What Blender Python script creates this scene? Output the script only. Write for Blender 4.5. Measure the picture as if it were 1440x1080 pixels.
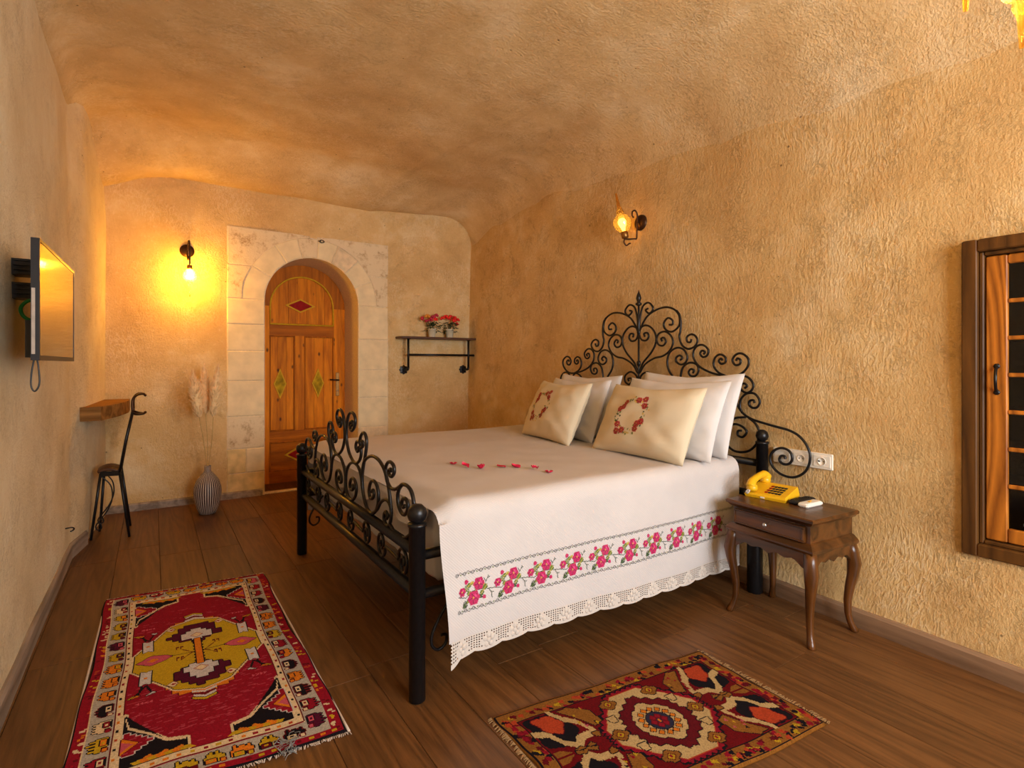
import bpy, math, random
import numpy as np
from mathutils import Vector, noise
random.seed(7)
for o in list(bpy.data.objects): bpy.data.objects.remove(o)
SC = bpy.context.scene
COL = SC.collection
# ------------------------------------------------------------------ camera
F_PX, CX, HY, CAM_H = 758.0, 720.0, 512.0, 1.2
YAW = math.atan2(505, 758)
cam = bpy.data.cameras.new('camera'); cam_o = bpy.data.objects.new('camera', cam); COL.objects.link(cam_o)
cam.sensor_fit = 'HORIZONTAL'; cam.sensor_width = 36; cam.lens = F_PX/1440*36
cam.shift_y = -(540-HY)/1440; cam.clip_start = 0.02
cam_o.location = (0, 0, CAM_H); cam_o.rotation_euler = (math.pi/2, 0, -YAW)
SC.camera = cam_o
# ------------------------------------------------------------------ world, daylight, exposure
SC.view_settings.view_transform = 'Standard'; SC.view_settings.look = 'None'
SC.view_settings.exposure = 0.42; SC.view_settings.gamma = 1.0; SC.view_settings.use_curve_mapping = False
W = bpy.data.worlds.new('sky'); SC.world = W; W.use_nodes = True
W.node_tree.nodes['Background'].inputs[0].default_value = (0.75, 0.87, 1.0, 1)
W.node_tree.nodes['Background'].inputs[1].default_value = 1.0
def area(name, loc, rot, sx, sy, energy, color):
    l = bpy.data.lights.new(name, 'AREA'); l.shape = 'RECTANGLE'; l.size = sx; l.size_y = sy
    l.energy = energy; l.color = color
    o = bpy.data.objects.new(name, l); COL.objects.link(o); o.location = loc; o.rotation_euler = rot
    return o
# daylight coming in through the two windows of the wall behind the camera
WIN = [(0.55, 1.45, 0.75, 2.25), (1.60, 2.50, 0.75, 2.25)]
REAR_Y = -1.7
for a, b, c, d in WIN:
    area('window_daylight', ((a+b)/2, REAR_Y-0.16, (c+d)/2), (math.pi/2, 0, 0), b-a, d-c, 100, (0.93, 0.96, 1.0)).rotation_euler = (-math.pi/2, 0, math.pi)

# ------------------------------------------------------------------ photo pixel -> place
_s, _c = math.sin(YAW), math.cos(YAW)
def ray(u, v):
    a = (u-CX)/F_PX; b = (HY-v)/F_PX
    return (_s+a*_c, _c-a*_s, b)
def on_x(u, v, x):
    d = ray(u, v); t = x/d[0]; return Vector((x, d[1]*t, CAM_H+d[2]*t))
def on_y(u, v, y):
    d = ray(u, v); t = y/d[1]; return Vector((d[0]*t, y, CAM_H+d[2]*t))
def on_z(u, v, z=0.0):
    d = ray(u, v); t = (z-CAM_H)/d[2]; return Vector((d[0]*t, d[1]*t, z))

# ------------------------------------------------------------------ helpers
def srgb(r, g, b):
    f = lambda c: c/12.92 if c <= 0.04045 else ((c+0.055)/1.055)**2.4
    return (f(r/255), f(g/255), f(b/255), 1)
def smooth01(t):
    t = max(0.0, min(1.0, t)); return t*t*(3-2*t)
def empty(name, loc, label, cat, group=None, rz=0.0, kind=None):
    o = bpy.data.objects.new(name, None); COL.objects.link(o); o.location = loc; o.rotation_euler = (0, 0, rz)
    o.empty_display_size = 0.1
    tag(o, label, cat, group, kind); return o
def tag(o, label=None, cat=None, group=None, kind=None):
    if label: o['label'] = label
    if cat: o['category'] = cat
    if group: o['group'] = group
    if kind: o['kind'] = kind
    return o
def root_of(o):
    while o.parent: o = o.parent
    return o
def mk(name, V, F, mat, parent=None, smooth=False, local=False, origin=None):
    """V in world coordinates (or in the thing's own when local) -> one mesh object"""
    if parent is not None:
        off = Vector((0, 0, 0)) if local else root_of(parent).location.copy()
    else:
        off = Vector(origin) if origin is not None else Vector((0, 0, 0))
    me = bpy.data.meshes.new(name)
    me.from_pydata([(v[0]-off.x, v[1]-off.y, v[2]-off.z) for v in V], [], F)
    if smooth: me.polygons.foreach_set('use_smooth', [True]*len(me.polygons))
    for m in (mat if isinstance(mat, (list, tuple)) else [mat]): me.materials.append(m)
    me.update()
    o = bpy.data.objects.new(name, me); COL.objects.link(o)
    if parent is not None: o.parent = parent
    else: o.location = off
    return o
class G:
    """collects shapes of ONE part"""
    def __init__(s): s.V = []; s.F = []
    def add(s, V, F):
        n = len(s.V); s.V += [tuple(v) for v in V]; s.F += [tuple(i+n for i in f) for f in F]; return s
    def box(s, x0, x1, y0, y1, z0, z1, b=0.0):
        if b <= 0:
            V = [(x, y, z) for z in (z0, z1) for x, y in ((x0, y0), (x1, y0), (x1, y1), (x0, y1))]
            return s.add(V, [(3,2,1,0), (4,5,6,7), (0,1,5,4), (1,2,6,5), (2,3,7,6), (3,0,4,7)])
        rings = [(z0, b), (z0+b, 0), (z1-b, 0), (z1, b)]
        V = []
        for z, i in rings:
            X0, X1, Y0, Y1 = x0+i, x1-i, y0+i, y1-i
            V += [(X0+b, Y0, z), (X1-b, Y0, z), (X1, Y0+b, z), (X1, Y1-b, z), (X1-b, Y1, z), (X0+b, Y1, z), (X0, Y1-b, z), (X0, Y0+b, z)]
        F = [tuple(range(7, -1, -1)), tuple(range(24, 32))]
        for k in range(3):
            for i in range(8):
                j = (i+1) % 8; F.append((k*8+i, k*8+j, k*8+8+j, k*8+8+i))
        return s.add(V, F)
    def tube(s, pts, r, n=8, cap=True):
        pts = [Vector(p) for p in pts]; R = r if hasattr(r, '__len__') else [r]*len(pts)
        V = []; F = []; up = None
        for i, p in enumerate(pts):
            t = (pts[min(i+1, len(pts)-1)]-pts[max(i-1, 0)])
            if t.length < 1e-9: t = Vector((0, 0, 1))
            t.normalize()
            if up is None:
                up = t.orthogonal().normalized()
            else:
                up = up-t*up.dot(t)
                up = up.normalized() if up.length > 1e-6 else t.orthogonal().normalized()
            w = t.cross(up)
            for k in range(n):
                a = 2*math.pi*k/n; V.append(p+(up*math.cos(a)+w*math.sin(a))*R[i])
        for i in range(len(pts)-1):
            for k in range(n):
                l = (k+1) % n; F.append((i*n+k, i*n+l, i*n+n+l, i*n+n+k))
        if cap:
            F.append(tuple(range(n-1, -1, -1))); F.append(tuple(range((len(pts)-1)*n, len(pts)*n)))
        return s.add(V, F)
    def lathe(s, prof, base=(0,0,0), axis=(0,0,1), n=20):
        ax = Vector(axis).normalized(); e1 = ax.orthogonal().normalized(); e2 = ax.cross(e1); B = Vector(base)
        V = []; F = []
        for r, h in prof:
            for k in range(n):
                a = 2*math.pi*k/n; V.append(B+ax*h+(e1*math.cos(a)+e2*math.sin(a))*max(r, 1e-5))
        for i in range(len(prof)-1):
            for k in range(n):
                l = (k+1) % n; F.append((i*n+k, i*n+l, i*n+n+l, i*n+n+k))
        F.append(tuple(range(n-1, -1, -1))); F.append(tuple(range((len(prof)-1)*n, len(prof)*n)))
        return s.add(V, F)
    def ball(s, c, r, n=12, sq=(1,1,1)):
        pr = []; m = max(6, n//2)
        V = []; F = []
        for i in range(m+1):
            th = math.pi*i/m
            for k in range(n):
                a = 2*math.pi*k/n; q = max(math.sin(th), 1e-4)
                V.append((c[0]+r*sq[0]*q*math.cos(a), c[1]+r*sq[1]*q*math.sin(a), c[2]-r*sq[2]*math.cos(th)))
        for i in range(m):
            for k in range(n):
                l = (k+1) % n; F.append((i*n+k, i*n+l, i*n+n+l, i*n+n+k))
        return s.add(V, F)
    def prism(s, poly, f0, f1):
        """poly: 2d points, f0/f1 map (a,b)->3d for the two faces"""
        n = len(poly); V = [f0(*p) for p in poly]+[f1(*p) for p in poly]
        F = [tuple(range(n-1, -1, -1)), tuple(range(n, 2*n))]+[(i, (i+1) % n, n+(i+1) % n, n+i) for i in range(n)]
        return s.add(V, F)
    def build(s, name, mat, parent=None, smooth=False, local=False, origin=None):
        return mk(name, s.V, s.F, mat, parent, smooth, local, origin)
def catmull(P, k=6):
    P = [Vector(p) for p in P]; out = []
    for i in range(len(P)-1):
        p0 = P[max(i-1, 0)]; p1 = P[i]; p2 = P[i+1]; p3 = P[min(i+2, len(P)-1)]
        for j in range(k):
            t = j/k
            out.append(0.5*((2*p1)+(p2-p0)*t+(2*p0-5*p1+4*p2-p3)*t*t+(3*p1-p0-3*p2+p3)*t**3))
    out.append(P[-1]); return out
def copy_tree(o, parent=None):
    c = o.copy(); COL.objects.link(c); c.parent = parent
    for ch in list(o.children): copy_tree(ch, c)
    return c

# ------------------------------------------------------------------ materials
def mat_base(name):
    m = bpy.data.materials.new(name); m.use_nodes = True; nt = m.node_tree
    return m, nt, nt.nodes['Principled BSDF']
def N(nt, t, **kw):
    n = nt.nodes.new(t)
    for k, v in kw.items():
        if k.startswith('i_'):
            key = k[2:]; key = int(key) if key.isdigit() else key.replace('_', ' ')
            n.inputs[key].default_value = v
        else: setattr(n, k, v)
    return n
def L(nt, a, b): nt.links.new(a, b)
def ramp(nt, fac, stops):
    r = nt.nodes.new('ShaderNodeValToRGB'); e = r.color_ramp.elements
    while len(e) < len(stops): e.new(0.5)
    for i, (p, c) in enumerate(stops): e[i].position = p; e[i].color = c
    L(nt, fac, r.inputs[0]); return r.outputs[0]
def mth(nt, op, a, b=None, c=None):
    n = nt.nodes.new('ShaderNodeMath'); n.operation = op
    for i, q in enumerate((a, b, c)):
        if q is None: continue
        if isinstance(q, (int, float)): n.inputs[i].default_value = q
        else: L(nt, q, n.inputs[i])
    return n.outputs[0]
def mixc(nt, fac, a, b, mode='MIX'):
    n = nt.nodes.new('ShaderNodeMix'); n.data_type = 'RGBA'; n.blend_type = mode
    for q, s in ((fac, n.inputs[0]), (a, n.inputs[6]), (b, n.inputs[7])):
        if isinstance(q, (int, float, tuple)): s.default_value = q
        else: L(nt, q, s)
    return n.outputs[2]
def coords(nt, scale=(1,1,1), loc=(0,0,0), rnd=False):
    tc = N(nt, 'ShaderNodeTexCoord'); mp = N(nt, 'ShaderNodeMapping')
    mp.inputs['Scale'].default_value = scale; mp.inputs['Location'].default_value = loc
    L(nt, tc.outputs['Object'], mp.inputs['Vector'])
    if rnd:
        oi = N(nt, 'ShaderNodeObjectInfo'); v = N(nt, 'ShaderNodeVectorMath', operation='MULTIPLY_ADD')
        cb = N(nt, 'ShaderNodeCombineXYZ')
        for i in range(3): L(nt, oi.outputs['Random'], cb.inputs[i])
        L(nt, cb.outputs[0], v.inputs[0]); v.inputs[1].default_value = (37, 53, 71)
        L(nt, mp.outputs[0], v.inputs[2]); return v.outputs[0]
    return mp.outputs[0]
def noise_t(nt, vec, scale, detail=2, rough=0.5, dist=0.0):
    n = N(nt, 'ShaderNodeTexNoise'); n.inputs['Scale'].default_value = scale; n.inputs['Detail'].default_value = detail
    n.inputs['Roughness'].default_value = rough; n.inputs['Distortion'].default_value = dist
    L(nt, vec, n.inputs['Vector']); return n.outputs['Fac']
def bump(nt, bsdf, h, strength=0.5, dist=0.01):
    b = N(nt, 'ShaderNodeBump'); b.inputs['Strength'].default_value = strength; b.inputs['Distance'].default_value = dist
    L(nt, h, b.inputs['Height']); L(nt, b.outputs[0], bsdf.inputs['Normal'])
def plain(name, col, rough=0.5, metal=0.0, spec=None, nscale=40, namp=0.12, bumpd=0.0):
    m, nt, b = mat_base(name)
    v = coords(nt); f = noise_t(nt, v, nscale, 3)
    c2 = tuple(min(1, x*(1-namp)) for x in col[:3])+(1,); c3 = tuple(min(1, x*(1+namp)) for x in col[:3])+(1,)
    L(nt, ramp(nt, f, [(0.3, c2), (0.7, c3)]), b.inputs['Base Color'])
    b.inputs['Roughness'].default_value = rough; b.inputs['Metallic'].default_value = metal
    if spec is not None: b.inputs['Specular IOR Level'].default_value = spec
    if bumpd: bump(nt, b, f, 0.5, bumpd)
    return m
def rock(name, stretch, tone, rippledir, amp=1.0, fine=1.0):
    """pick-dressed tuff: thin stroke ridges in rows, crumbly grain, pores"""
    m, nt, b = mat_base(name)
    v = coords(nt)
    wn = N(nt, 'ShaderNodeTexNoise'); wn.inputs['Scale'].default_value = 1.3; wn.inputs['Detail'].default_value = 2; L(nt, v, wn.inputs['Vector'])
    wv = N(nt, 'ShaderNodeVectorMath', operation='MULTIPLY_ADD'); L(nt, wn.outputs['Color'], wv.inputs[0])
    wv.inputs[1].default_value = (0.22, 0.22, 0.22); L(nt, v, wv.inputs[2]); wp = wv.outputs[0]
    st = N(nt, 'ShaderNodeMapping'); st.inputs['Scale'].default_value = stretch; L(nt, wp, st.inputs['Vector'])
    A = noise_t(nt, st.outputs[0], 1.0, 2.0, 0.5, 0.25)
    A = mth(nt, 'POWER', mth(nt, 'SUBTRACT', 1.0, mth(nt, 'ABSOLUTE', mth(nt, 'MULTIPLY_ADD', A, 4.0, -2.0))), 2.0)     # thin ridges
    msk = ramp(nt, noise_t(nt, v, 2.6, 2), [(0.38, (0.25,0.25,0.25,1)), (0.62, (1,1,1,1))])
    A = mth(nt, 'MULTIPLY', A, msk)
    D_ = noise_t(nt, st.outputs[0], 0.55, 3.0, 0.6)
    C = noise_t(nt, v, 62, 5, 0.75)
    vo = N(nt, 'ShaderNodeTexVoronoi'); vo.inputs['Scale'].default_value = 13; L(nt, v, vo.inputs['Vector'])
    sp = N(nt, 'ShaderNodeSeparateColor'); L(nt, vo.outputs['Color'], sp.inputs[0])
    pit = mth(nt, 'LESS_THAN', vo.outputs['Distance'], mth(nt, 'MULTIPLY', mth(nt, 'POWER', sp.outputs[0], 4.0), 0.085))
    h = mth(nt, 'ADD', mth(nt, 'MULTIPLY', A, 0.20), mth(nt, 'MULTIPLY', D_, 0.40))
    h = mth(nt, 'ADD', h, mth(nt, 'MULTIPLY', C, 0.75*fine))
    cr = mth(nt, 'ABSOLUTE', mth(nt, 'SUBTRACT', noise_t(nt, wp, 21, 5, 0.68), 0.5))
    cr = mth(nt, 'MULTIPLY', ramp(nt, cr, [(0.004, (1,1,1,1)), (0.022, (0,0,0,1))]), ramp(nt, noise_t(nt, v, 6, 3), [(0.46, (0,0,0,1)), (0.60, (1,1,1,1))]))
    h = mth(nt, 'SUBTRACT', h, mth(nt, 'MULTIPLY', cr, 0.14))
    h = mth(nt, 'SUBTRACT', h, mth(nt, 'MULTIPLY', pit, 0.5))
    bump(nt, b, h, 0.85*amp, 0.026)
    big = noise_t(nt, v, 1.8, 5, 0.65)
    c1, c2, c3 = tone
    col = ramp(nt, big, [(0.3, c1), (0.55, c2), (0.75, c3)])
    sm = noise_t(nt, v, 38, 4, 0.7)
    col = mixc(nt, mth(nt, 'MULTIPLY', ramp(nt, sm, [(0.58, (0,0,0,1)), (0.72, (1,1,1,1))]), 0.45), col, c3)
    col = mixc(nt, mth(nt, 'MULTIPLY', ramp(nt, sm, [(0.28, (1,1,1,1)), (0.42, (0,0,0,1))]), 0.30), col, c1)
    col = mixc(nt, mth(nt, 'MULTIPLY', mth(nt, 'POWER', mth(nt, 'MAXIMUM', A, 0.0), 3.0), 0.55), col, c3)
    col = mixc(nt, mth(nt, 'MULTIPLY', cr, 0.22), col, tuple(q*0.5 for q in c1[:3])+(1,))
    col = mixc(nt, mth(nt, 'MULTIPLY', pit, 0.7), col, (0.13, 0.06, 0.02, 1))
    L(nt, col, b.inputs['Base Color']); b.inputs['Roughness'].default_value = 0.95
    b.inputs['Specular IOR Level'].default_value = 0.15
    return m
def pitted(name, base, patch):
    m, nt, b = mat_base(name); v = coords(nt)
    f = noise_t(nt, v, 7.5, 5, 0.7); g = noise_t(nt, v, 55, 3, 0.7)
    k = mth(nt, 'MULTIPLY', ramp(nt, f, [(0.50, (0,0,0,1)), (0.66, (0.8,0.8,0.8,1))]), ramp(nt, g, [(0.38, (0.15,0.15,0.15,1)), (0.58, (1,1,1,1))]))
    L(nt, mixc(nt, k, base, patch), b.inputs['Base Color']); b.inputs['Roughness'].default_value = 0.95
    bump(nt, b, mth(nt, 'SUBTRACT', g, mth(nt, 'MULTIPLY', k, 0.8)), 0.5, 0.008); return m
def wood(name, c_dark, c_light, axis=1, ring=9, rough=0.45, rnd=True, bumpd=0.0015, stretch=14, knots=0.0, vary=0.25, band=0.45, spec=0.5):
    m, nt, b = mat_base(name)
    sc = [stretch, stretch, stretch]; sc[axis] = 1.0
    v = coords(nt, tuple(sc), rnd=rnd)
    n1 = noise_t(nt, v, 0.55, 2, 0.5)
    rg = mth(nt, 'FRACT', mth(nt, 'MULTIPLY', n1, ring))
    rg = mth(nt, 'ABSOLUTE', mth(nt, 'MULTIPLY_ADD', rg, 2, -1))
    fn = noise_t(nt, v, 6.0, 4, 0.7)
    f = mth(nt, 'ADD', mth(nt, 'MULTIPLY', rg, band), mth(nt, 'MULTIPLY', fn, 1-band))
    col = ramp(nt, f, [(0.15, c_dark), (0.8, c_light)])
    if rnd and vary:
        oi = N(nt, 'ShaderNodeObjectInfo')
        g = mth(nt, 'MULTIPLY_ADD', oi.outputs['Random'], vary, 1-vary/2)
        hs = N(nt, 'ShaderNodeHueSaturation'); L(nt, g, hs.inputs['Value']); L(nt, col, hs.inputs['Color']); col = hs.outputs[0]
    if knots:
        kv = coords(nt, (4, 4, 2.2), rnd=False); vo = N(nt, 'ShaderNodeTexVoronoi'); vo.inputs['Scale'].default_value = 2.6; L(nt, kv, vo.inputs['Vector'])
        k = ramp(nt, vo.outputs['Distance'], [(0.06, (1,1,1,1)), (0.16, (0,0,0,1))])
        col = mixc(nt, mth(nt, 'MULTIPLY', k, knots), col, (0.035, 0.012, 0.004, 1))
    L(nt, col, b.inputs['Base Color']); b.inputs['Roughness'].default_value = rough; b.inputs['Specular IOR Level'].default_value = spec
    if bumpd: bump(nt, b, f, 0.5, bumpd)
    return m
def attr_mat(name, rough=0.95, bscale=600, bd=0.002, sheen=0.0):
    m, nt, b = mat_base(name)
    a = N(nt, 'ShaderNodeAttribute', attribute_name='Col')
    v = coords(nt); f = noise_t(nt, v, bscale, 2, 0.6)
    col = mixc(nt, 0.35, a.outputs['Color'], mixc(nt, 1.0, a.outputs['Color'], ramp(nt, f, [(0.25, (0.35,0.35,0.35,1)), (0.75, (1.5,1.5,1.5,1))]), 'MULTIPLY'))
    L(nt, col, b.inputs['Base Color']); b.inputs['Roughness'].default_value = rough
    b.inputs['Specular IOR Level'].default_value = 0.1
    bump(nt, b, f, 0.6, bd); return m
def fabric(name, col, weave=420, bd=0.0008, stripes=None, rough=0.9, sub=0.0):
    m, nt, b = mat_base(name)
    v = coords(nt)
    if stripes:
        wt = N(nt, 'ShaderNodeTexWave'); wt.bands_direction = 'DIAGONAL'; wt.inputs['Scale'].default_value = stripes; wt.inputs['Distortion'].default_value = 0.6
        L(nt, v, wt.inputs['Vector']); f = mth(nt, 'ADD', wt.outputs['Fac'], mth(nt, 'MULTIPLY', noise_t(nt, v, weave, 2), 0.6))
    else: f = noise_t(nt, v, weave, 3)
    L(nt, ramp(nt, noise_t(nt, v, 5, 3), [(0.3, tuple(c*0.93 for c in col[:3])+(1,)), (0.7, col)]), b.inputs['Base Color'])
    b.inputs['Roughness'].default_value = rough; b.inputs['Specular IOR Level'].default_value = 0.2
    bump(nt, b, f, 0.5, bd); return m
def glass_tint(name, col, gloss=0.12, rough=0.05, translucent=0.0):
    m = bpy.data.materials.new(name); m.use_nodes = True; nt = m.node_tree; nt.nodes.clear()
    out = N(nt, 'ShaderNodeOutputMaterial'); t = N(nt, 'ShaderNodeBsdfTransparent'); g = N(nt, 'ShaderNodeBsdfGlossy'); mx = N(nt, 'ShaderNodeMixShader')
    v = coords(nt); f = noise_t(nt, v, 60, 2)
    c = ramp(nt, f, [(0.3, tuple(c*0.85 for c in col[:3])+(1,)), (0.7, col)]); L(nt, c, t.inputs[0])
    body = t.outputs[0]
    if translucent:
        tr = N(nt, 'ShaderNodeBsdfTranslucent'); L(nt, c, tr.inputs[0]); m2 = N(nt, 'ShaderNodeMixShader'); m2.inputs[0].default_value = translucent
        L(nt, body, m2.inputs[1]); L(nt, tr.outputs[0], m2.inputs[2]); body = m2.outputs[0]
    g.inputs['Roughness'].default_value = rough; mx.inputs[0].default_value = gloss
    L(nt, body, mx.inputs[1]); L(nt, g.outputs[0], mx.inputs[2]); L(nt, mx.outputs[0], out.inputs[0]); return m
def emit(name, col, strength):
    m, nt, b = mat_base(name)
    b.inputs['Base Color'].default_value = col; b.inputs['Emission Color'].default_value = col; b.inputs['Emission Strength'].default_value = strength
    return m

SAND = (srgb(214, 170, 110), srgb(232, 194, 134), srgb(248, 224, 180))
SANDC = (srgb(212, 173, 120), srgb(230, 196, 143), srgb(247, 224, 184))
M = dict(
    wall_r=rock('tuff_right', (40, 46, 16), SAND, 'Y'),
    wall_l=rock('tuff_left', (70, 76, 30), (srgb(228,200,154), srgb(242,218,176), srgb(252,236,204)), 'Y', amp=1.0),
    wall_b=rock('tuff_back', (50, 60, 24), SAND, 'X', amp=0.8),
    ceil=rock('tuff_ceiling', (24, 46, 46), SANDC, 'X', amp=0.9),
    plank=wood('oak_laminate', srgb(66, 40, 19), srgb(116, 76, 40), axis=1, ring=9, rough=0.42, stretch=16, vary=0.22, band=0.28, spec=0.3),
    base=wood('baseboard_oak', srgb(98, 72, 52), srgb(150, 118, 90), axis=1, ring=5, rough=0.45, rnd=True),
    base_g=wood('baseboard_grey', srgb(112, 94, 78), srgb(172, 152, 134), axis=1, ring=5, rough=0.5, rnd=True, spec=0.3),
    sub=plain('subfloor', srgb(40, 24, 14), 0.9),
    stone=plain('pale_limestone', srgb(234, 210, 166), 0.92, nscale=9, namp=0.10, bumpd=0.006),
    stone2=plain('grey_limestone', srgb(226, 200, 160), 0.92, nscale=14, namp=0.18, bumpd=0.008),
    stone3=plain('ochre_limestone', srgb(228, 196, 136), 0.92, nscale=11, namp=0.2, bumpd=0.008),
    stone_p=pitted('pitted_limestone', srgb(230, 206, 166), srgb(168, 122, 72)),
    mortar=plain('lime_mortar', srgb(226, 204, 168), 0.95, nscale=60, bumpd=0.003),
    pine=wood('door_pine', srgb(164, 80, 4), srgb(240, 144, 20), axis=2, ring=6, rough=0.55, stretch=10, knots=0.85, vary=0.2, band=0.3, spec=0.12),
    pine_d=wood('door_pine_dark', srgb(128, 64, 4), srgb(196, 110, 16), axis=2, ring=6, rough=0.55, stretch=10, vary=0.2, band=0.3, spec=0.12),
    pine_h=wood('door_pine_cross', srgb(138, 68, 4), srgb(208, 118, 16), axis=0, ring=6, rough=0.55, stretch=10, vary=0.2, band=0.3, spec=0.12),
    gold=plain('gold_paint', srgb(214, 164, 36), 0.6, spec=0.1),
    redp=plain('red_inlay', srgb(150, 24, 20), 0.6, spec=0.08, nscale=25, namp=0.3),
    yelp=plain('yellow_inlay', srgb(176, 140, 22), 0.6, spec=0.08, nscale=18, namp=0.45),
    brass=plain('aged_brass', srgb(150, 108, 58), 0.4, 0.9),
    iron=plain('black_iron', srgb(26, 24, 25), 0.35, 0.4, nscale=80, namp=0.3),
    bronze=plain('dark_bronze', srgb(70, 46, 30), 0.4, 0.8),
    steel=plain('bright_steel', srgb(200, 195, 190), 0.3, 0.9),
    black=plain('black_plastic', srgb(22, 22, 26), 0.4),
    white_p=plain('white_plastic', srgb(232, 226, 214), 0.4, namp=0.03),
    yellow_p=plain('yellow_plastic', srgb(224, 172, 20), 0.38, namp=0.05),
    green_p=plain('green_cable', srgb(18, 140, 60), 0.4),
    walnut=wood('walnut', srgb(40, 22, 7), srgb(98, 57, 22), axis=1, ring=6, rough=0.3, stretch=12, rnd=False),
    walnut_v=wood('walnut_upright', srgb(44, 24, 7), srgb(104, 60, 22), axis=2, ring=6, rough=0.3, stretch=12, rnd=False),
    cab_d=wood('cabinet_frame', srgb(54, 31, 10), srgb(98, 62, 24), axis=2, ring=7, rough=0.5, stretch=9, rnd=False, spec=0.2),
    cab_l=wood('cabinet_door', srgb(112, 58, 12), srgb(192, 116, 36), axis=2, ring=16, rough=0.45, stretch=8, band=0.5, spec=0.25, rnd=False),
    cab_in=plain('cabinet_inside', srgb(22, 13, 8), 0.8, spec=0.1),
    slab=wood('rough_slab', srgb(96, 62, 28), srgb(158, 112, 60), axis=0, ring=6, rough=0.8, spec=0.1, stretch=9, rnd=False),
    shelf=wood('shelf_board', srgb(58, 32, 18), srgb(96, 58, 32), axis=0, ring=6, rough=0.5, stretch=12, rnd=False),
    cover=fabric('bedspread_weave', srgb(200, 193, 190), 300, 0.0012, stripes=55),
    sheet=fabric('white_sheet', srgb(214, 211, 210), 200, 0.0006),
    linen=fabric('cream_linen', srgb(214, 200, 172), 500, 0.0012),
    lace=fabric('lace', srgb(204, 194, 184), 700, 0.001),
    rug=attr_mat('knotted_wool'), stitch=attr_mat('cross_stitch', bscale=900, bd=0.0006),
    fringe=fabric('rug_fringe', srgb(206, 186, 168), 600, 0.001),
    fringe_d=fabric('tan_fringe', srgb(150, 116, 76), 600, 0.001),
    petal=plain('rose_petal', srgb(196, 14, 62), 0.5, namp=0.2),
    amber=glass_tint('amber_glass', (1.0, 0.70, 0.20, 1), 0.10, 0.05, 0.25),
    pane=glass_tint('window_glass', (0.97, 0.98, 0.98, 1), 0.02),
    screen=plain('tv_screen', srgb(14, 12, 10), 0.06, spec=0.9, namp=0.02),
    leaf=plain('dark_leaf', srgb(34, 58, 26), 0.5, nscale=30, namp=0.4),
    redf=plain('red_bloom', srgb(226, 34, 26), 0.6, namp=0.25), pinkf=plain('pink_bloom', srgb(190, 40, 66), 0.6, namp=0.25), orangef=plain('orange_bloom', srgb(226, 140, 40), 0.6, namp=0.2),
    pot=plain('cream_pot', srgb(226, 214, 184), 0.5, namp=0.05),
    pampas=plain('pampas', srgb(242, 206, 150), 0.95, namp=0.12), straw=plain('straw', srgb(196, 160, 96), 0.8),
    bulb=emit('bulb_glow', (1.0, 0.62, 0.20, 1), 40.0), bulb2=emit('bulb_glow_soft', (1.0, 0.62, 0.20, 1), 9.0),
    plastic_bag=fabric('white_bag', srgb(206, 202, 204), 40, 0.006),
)

# ================================================================== THE ROOM
BACK_Y, DOOR_Y = 5.385, 5.84
def wall_right_x(y, z):
    w = 2.775+0.046*(y-0.7)-0.10*smooth01(1-z/0.5)+0.02*(z-1)
    return w+0.014*noise.noise(Vector((0, y*1.6, z*1.6)))
def wall_left_x(y, z):
    if y < 4.29: x = -0.43
    elif y < 4.56: x = -0.43+0.055*(y-4.29)/0.27
    else: x = -0.375+0.06*(y-4.56)/0.83
    return x+0.010*noise.noise(Vector((5, y*1.8, z*1.8)))-0.012*smooth01((z-2.2)/0.7)
def ceil_z(x, y):
    D = np.interp(y, [-1.7, 0.6, 1.9, 3.4, 4.4, 5.4], [0.44, 0.32, 0.20, 0.08, 0.0, 0.0])
    xr = 2.36-0.139*(y-1.6); t = max(0.0, x-xr)/max(0.25, 2.84-xr)
    z = 3.0-0.04*smooth01((x-1.2)/(xr-1.2))-max(0.0, D-0.04)*min(1.0, t)**1.15-0.010*math.exp(-((x-xr)/0.045)**2)
    z -= (0.23-0.10*smooth01((x-1.2)/1.6))*smooth01((y-4.72)/0.62)
    z -= 0.05*smooth01((-0.05-x)/0.35)+0.10*smooth01((0.15-x)/0.5)*smooth01((y-4.8)/0.5)
    for d, r in ((x+0.43, 0.14), (wall_right_x(y, 2.5)+0.012-x, 0.34)):
        if d < r: z -= r*(1-math.sqrt(max(0, 1-(1-max(d, 0)/r)**2)))
    return z+0.012*noise.noise(Vector((x*1.1, y*1.1, 3)))+0.006*noise.noise(Vector((x*4, y*4, 7)))
def grid(name, us, vs, f, mat, skip=None, flip=False):
    nu, nv = len(us), len(vs)
    V = [f(u, v) for u in us for v in vs]; Fc = []
    for i in range(nu-1):
        for j in range(nv-1):
            if skip and skip((us[i]+us[i+1])/2, (vs[j]+vs[j+1])/2): continue
            q = (i*nv+j, (i+1)*nv+j, (i+1)*nv+j+1, i*nv+j+1)
            Fc.append(q[::-1] if flip else q)
    o = mk(name, V, Fc, mat, smooth=True); o['kind'] = 'structure'; return o
def lin(a, b, step, *must):
    n = max(1, round((b-a)/step)); s = set(round(a+(b-a)*i/n, 4) for i in range(n+1))
    for m_ in must:
        s = {q for q in s if abs(q-m_) > step*0.4 or q in (round(a, 4), round(b, 4))}
        s.add(round(m_, 4))
    return sorted(s)
ZC = 3.05
CAB = (-0.18, 0.815, 0.43, 1.70)        # wall cabinet: y0,y1,z0,z1
wr = grid('wall_right', lin(REAR_Y, BACK_Y+0.02, 0.06, CAB[0]+0.04, CAB[1]-0.04), lin(0, ZC, 0.06, CAB[2]+0.04, CAB[3]-0.04),
     lambda y, z: (wall_right_x(y, z), y, z), M['wall_r'],
     skip=lambda y, z: CAB[0]+0.04 < y < CAB[1]-0.04 and CAB[2]+0.04 < z < CAB[3]-0.04)
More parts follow.
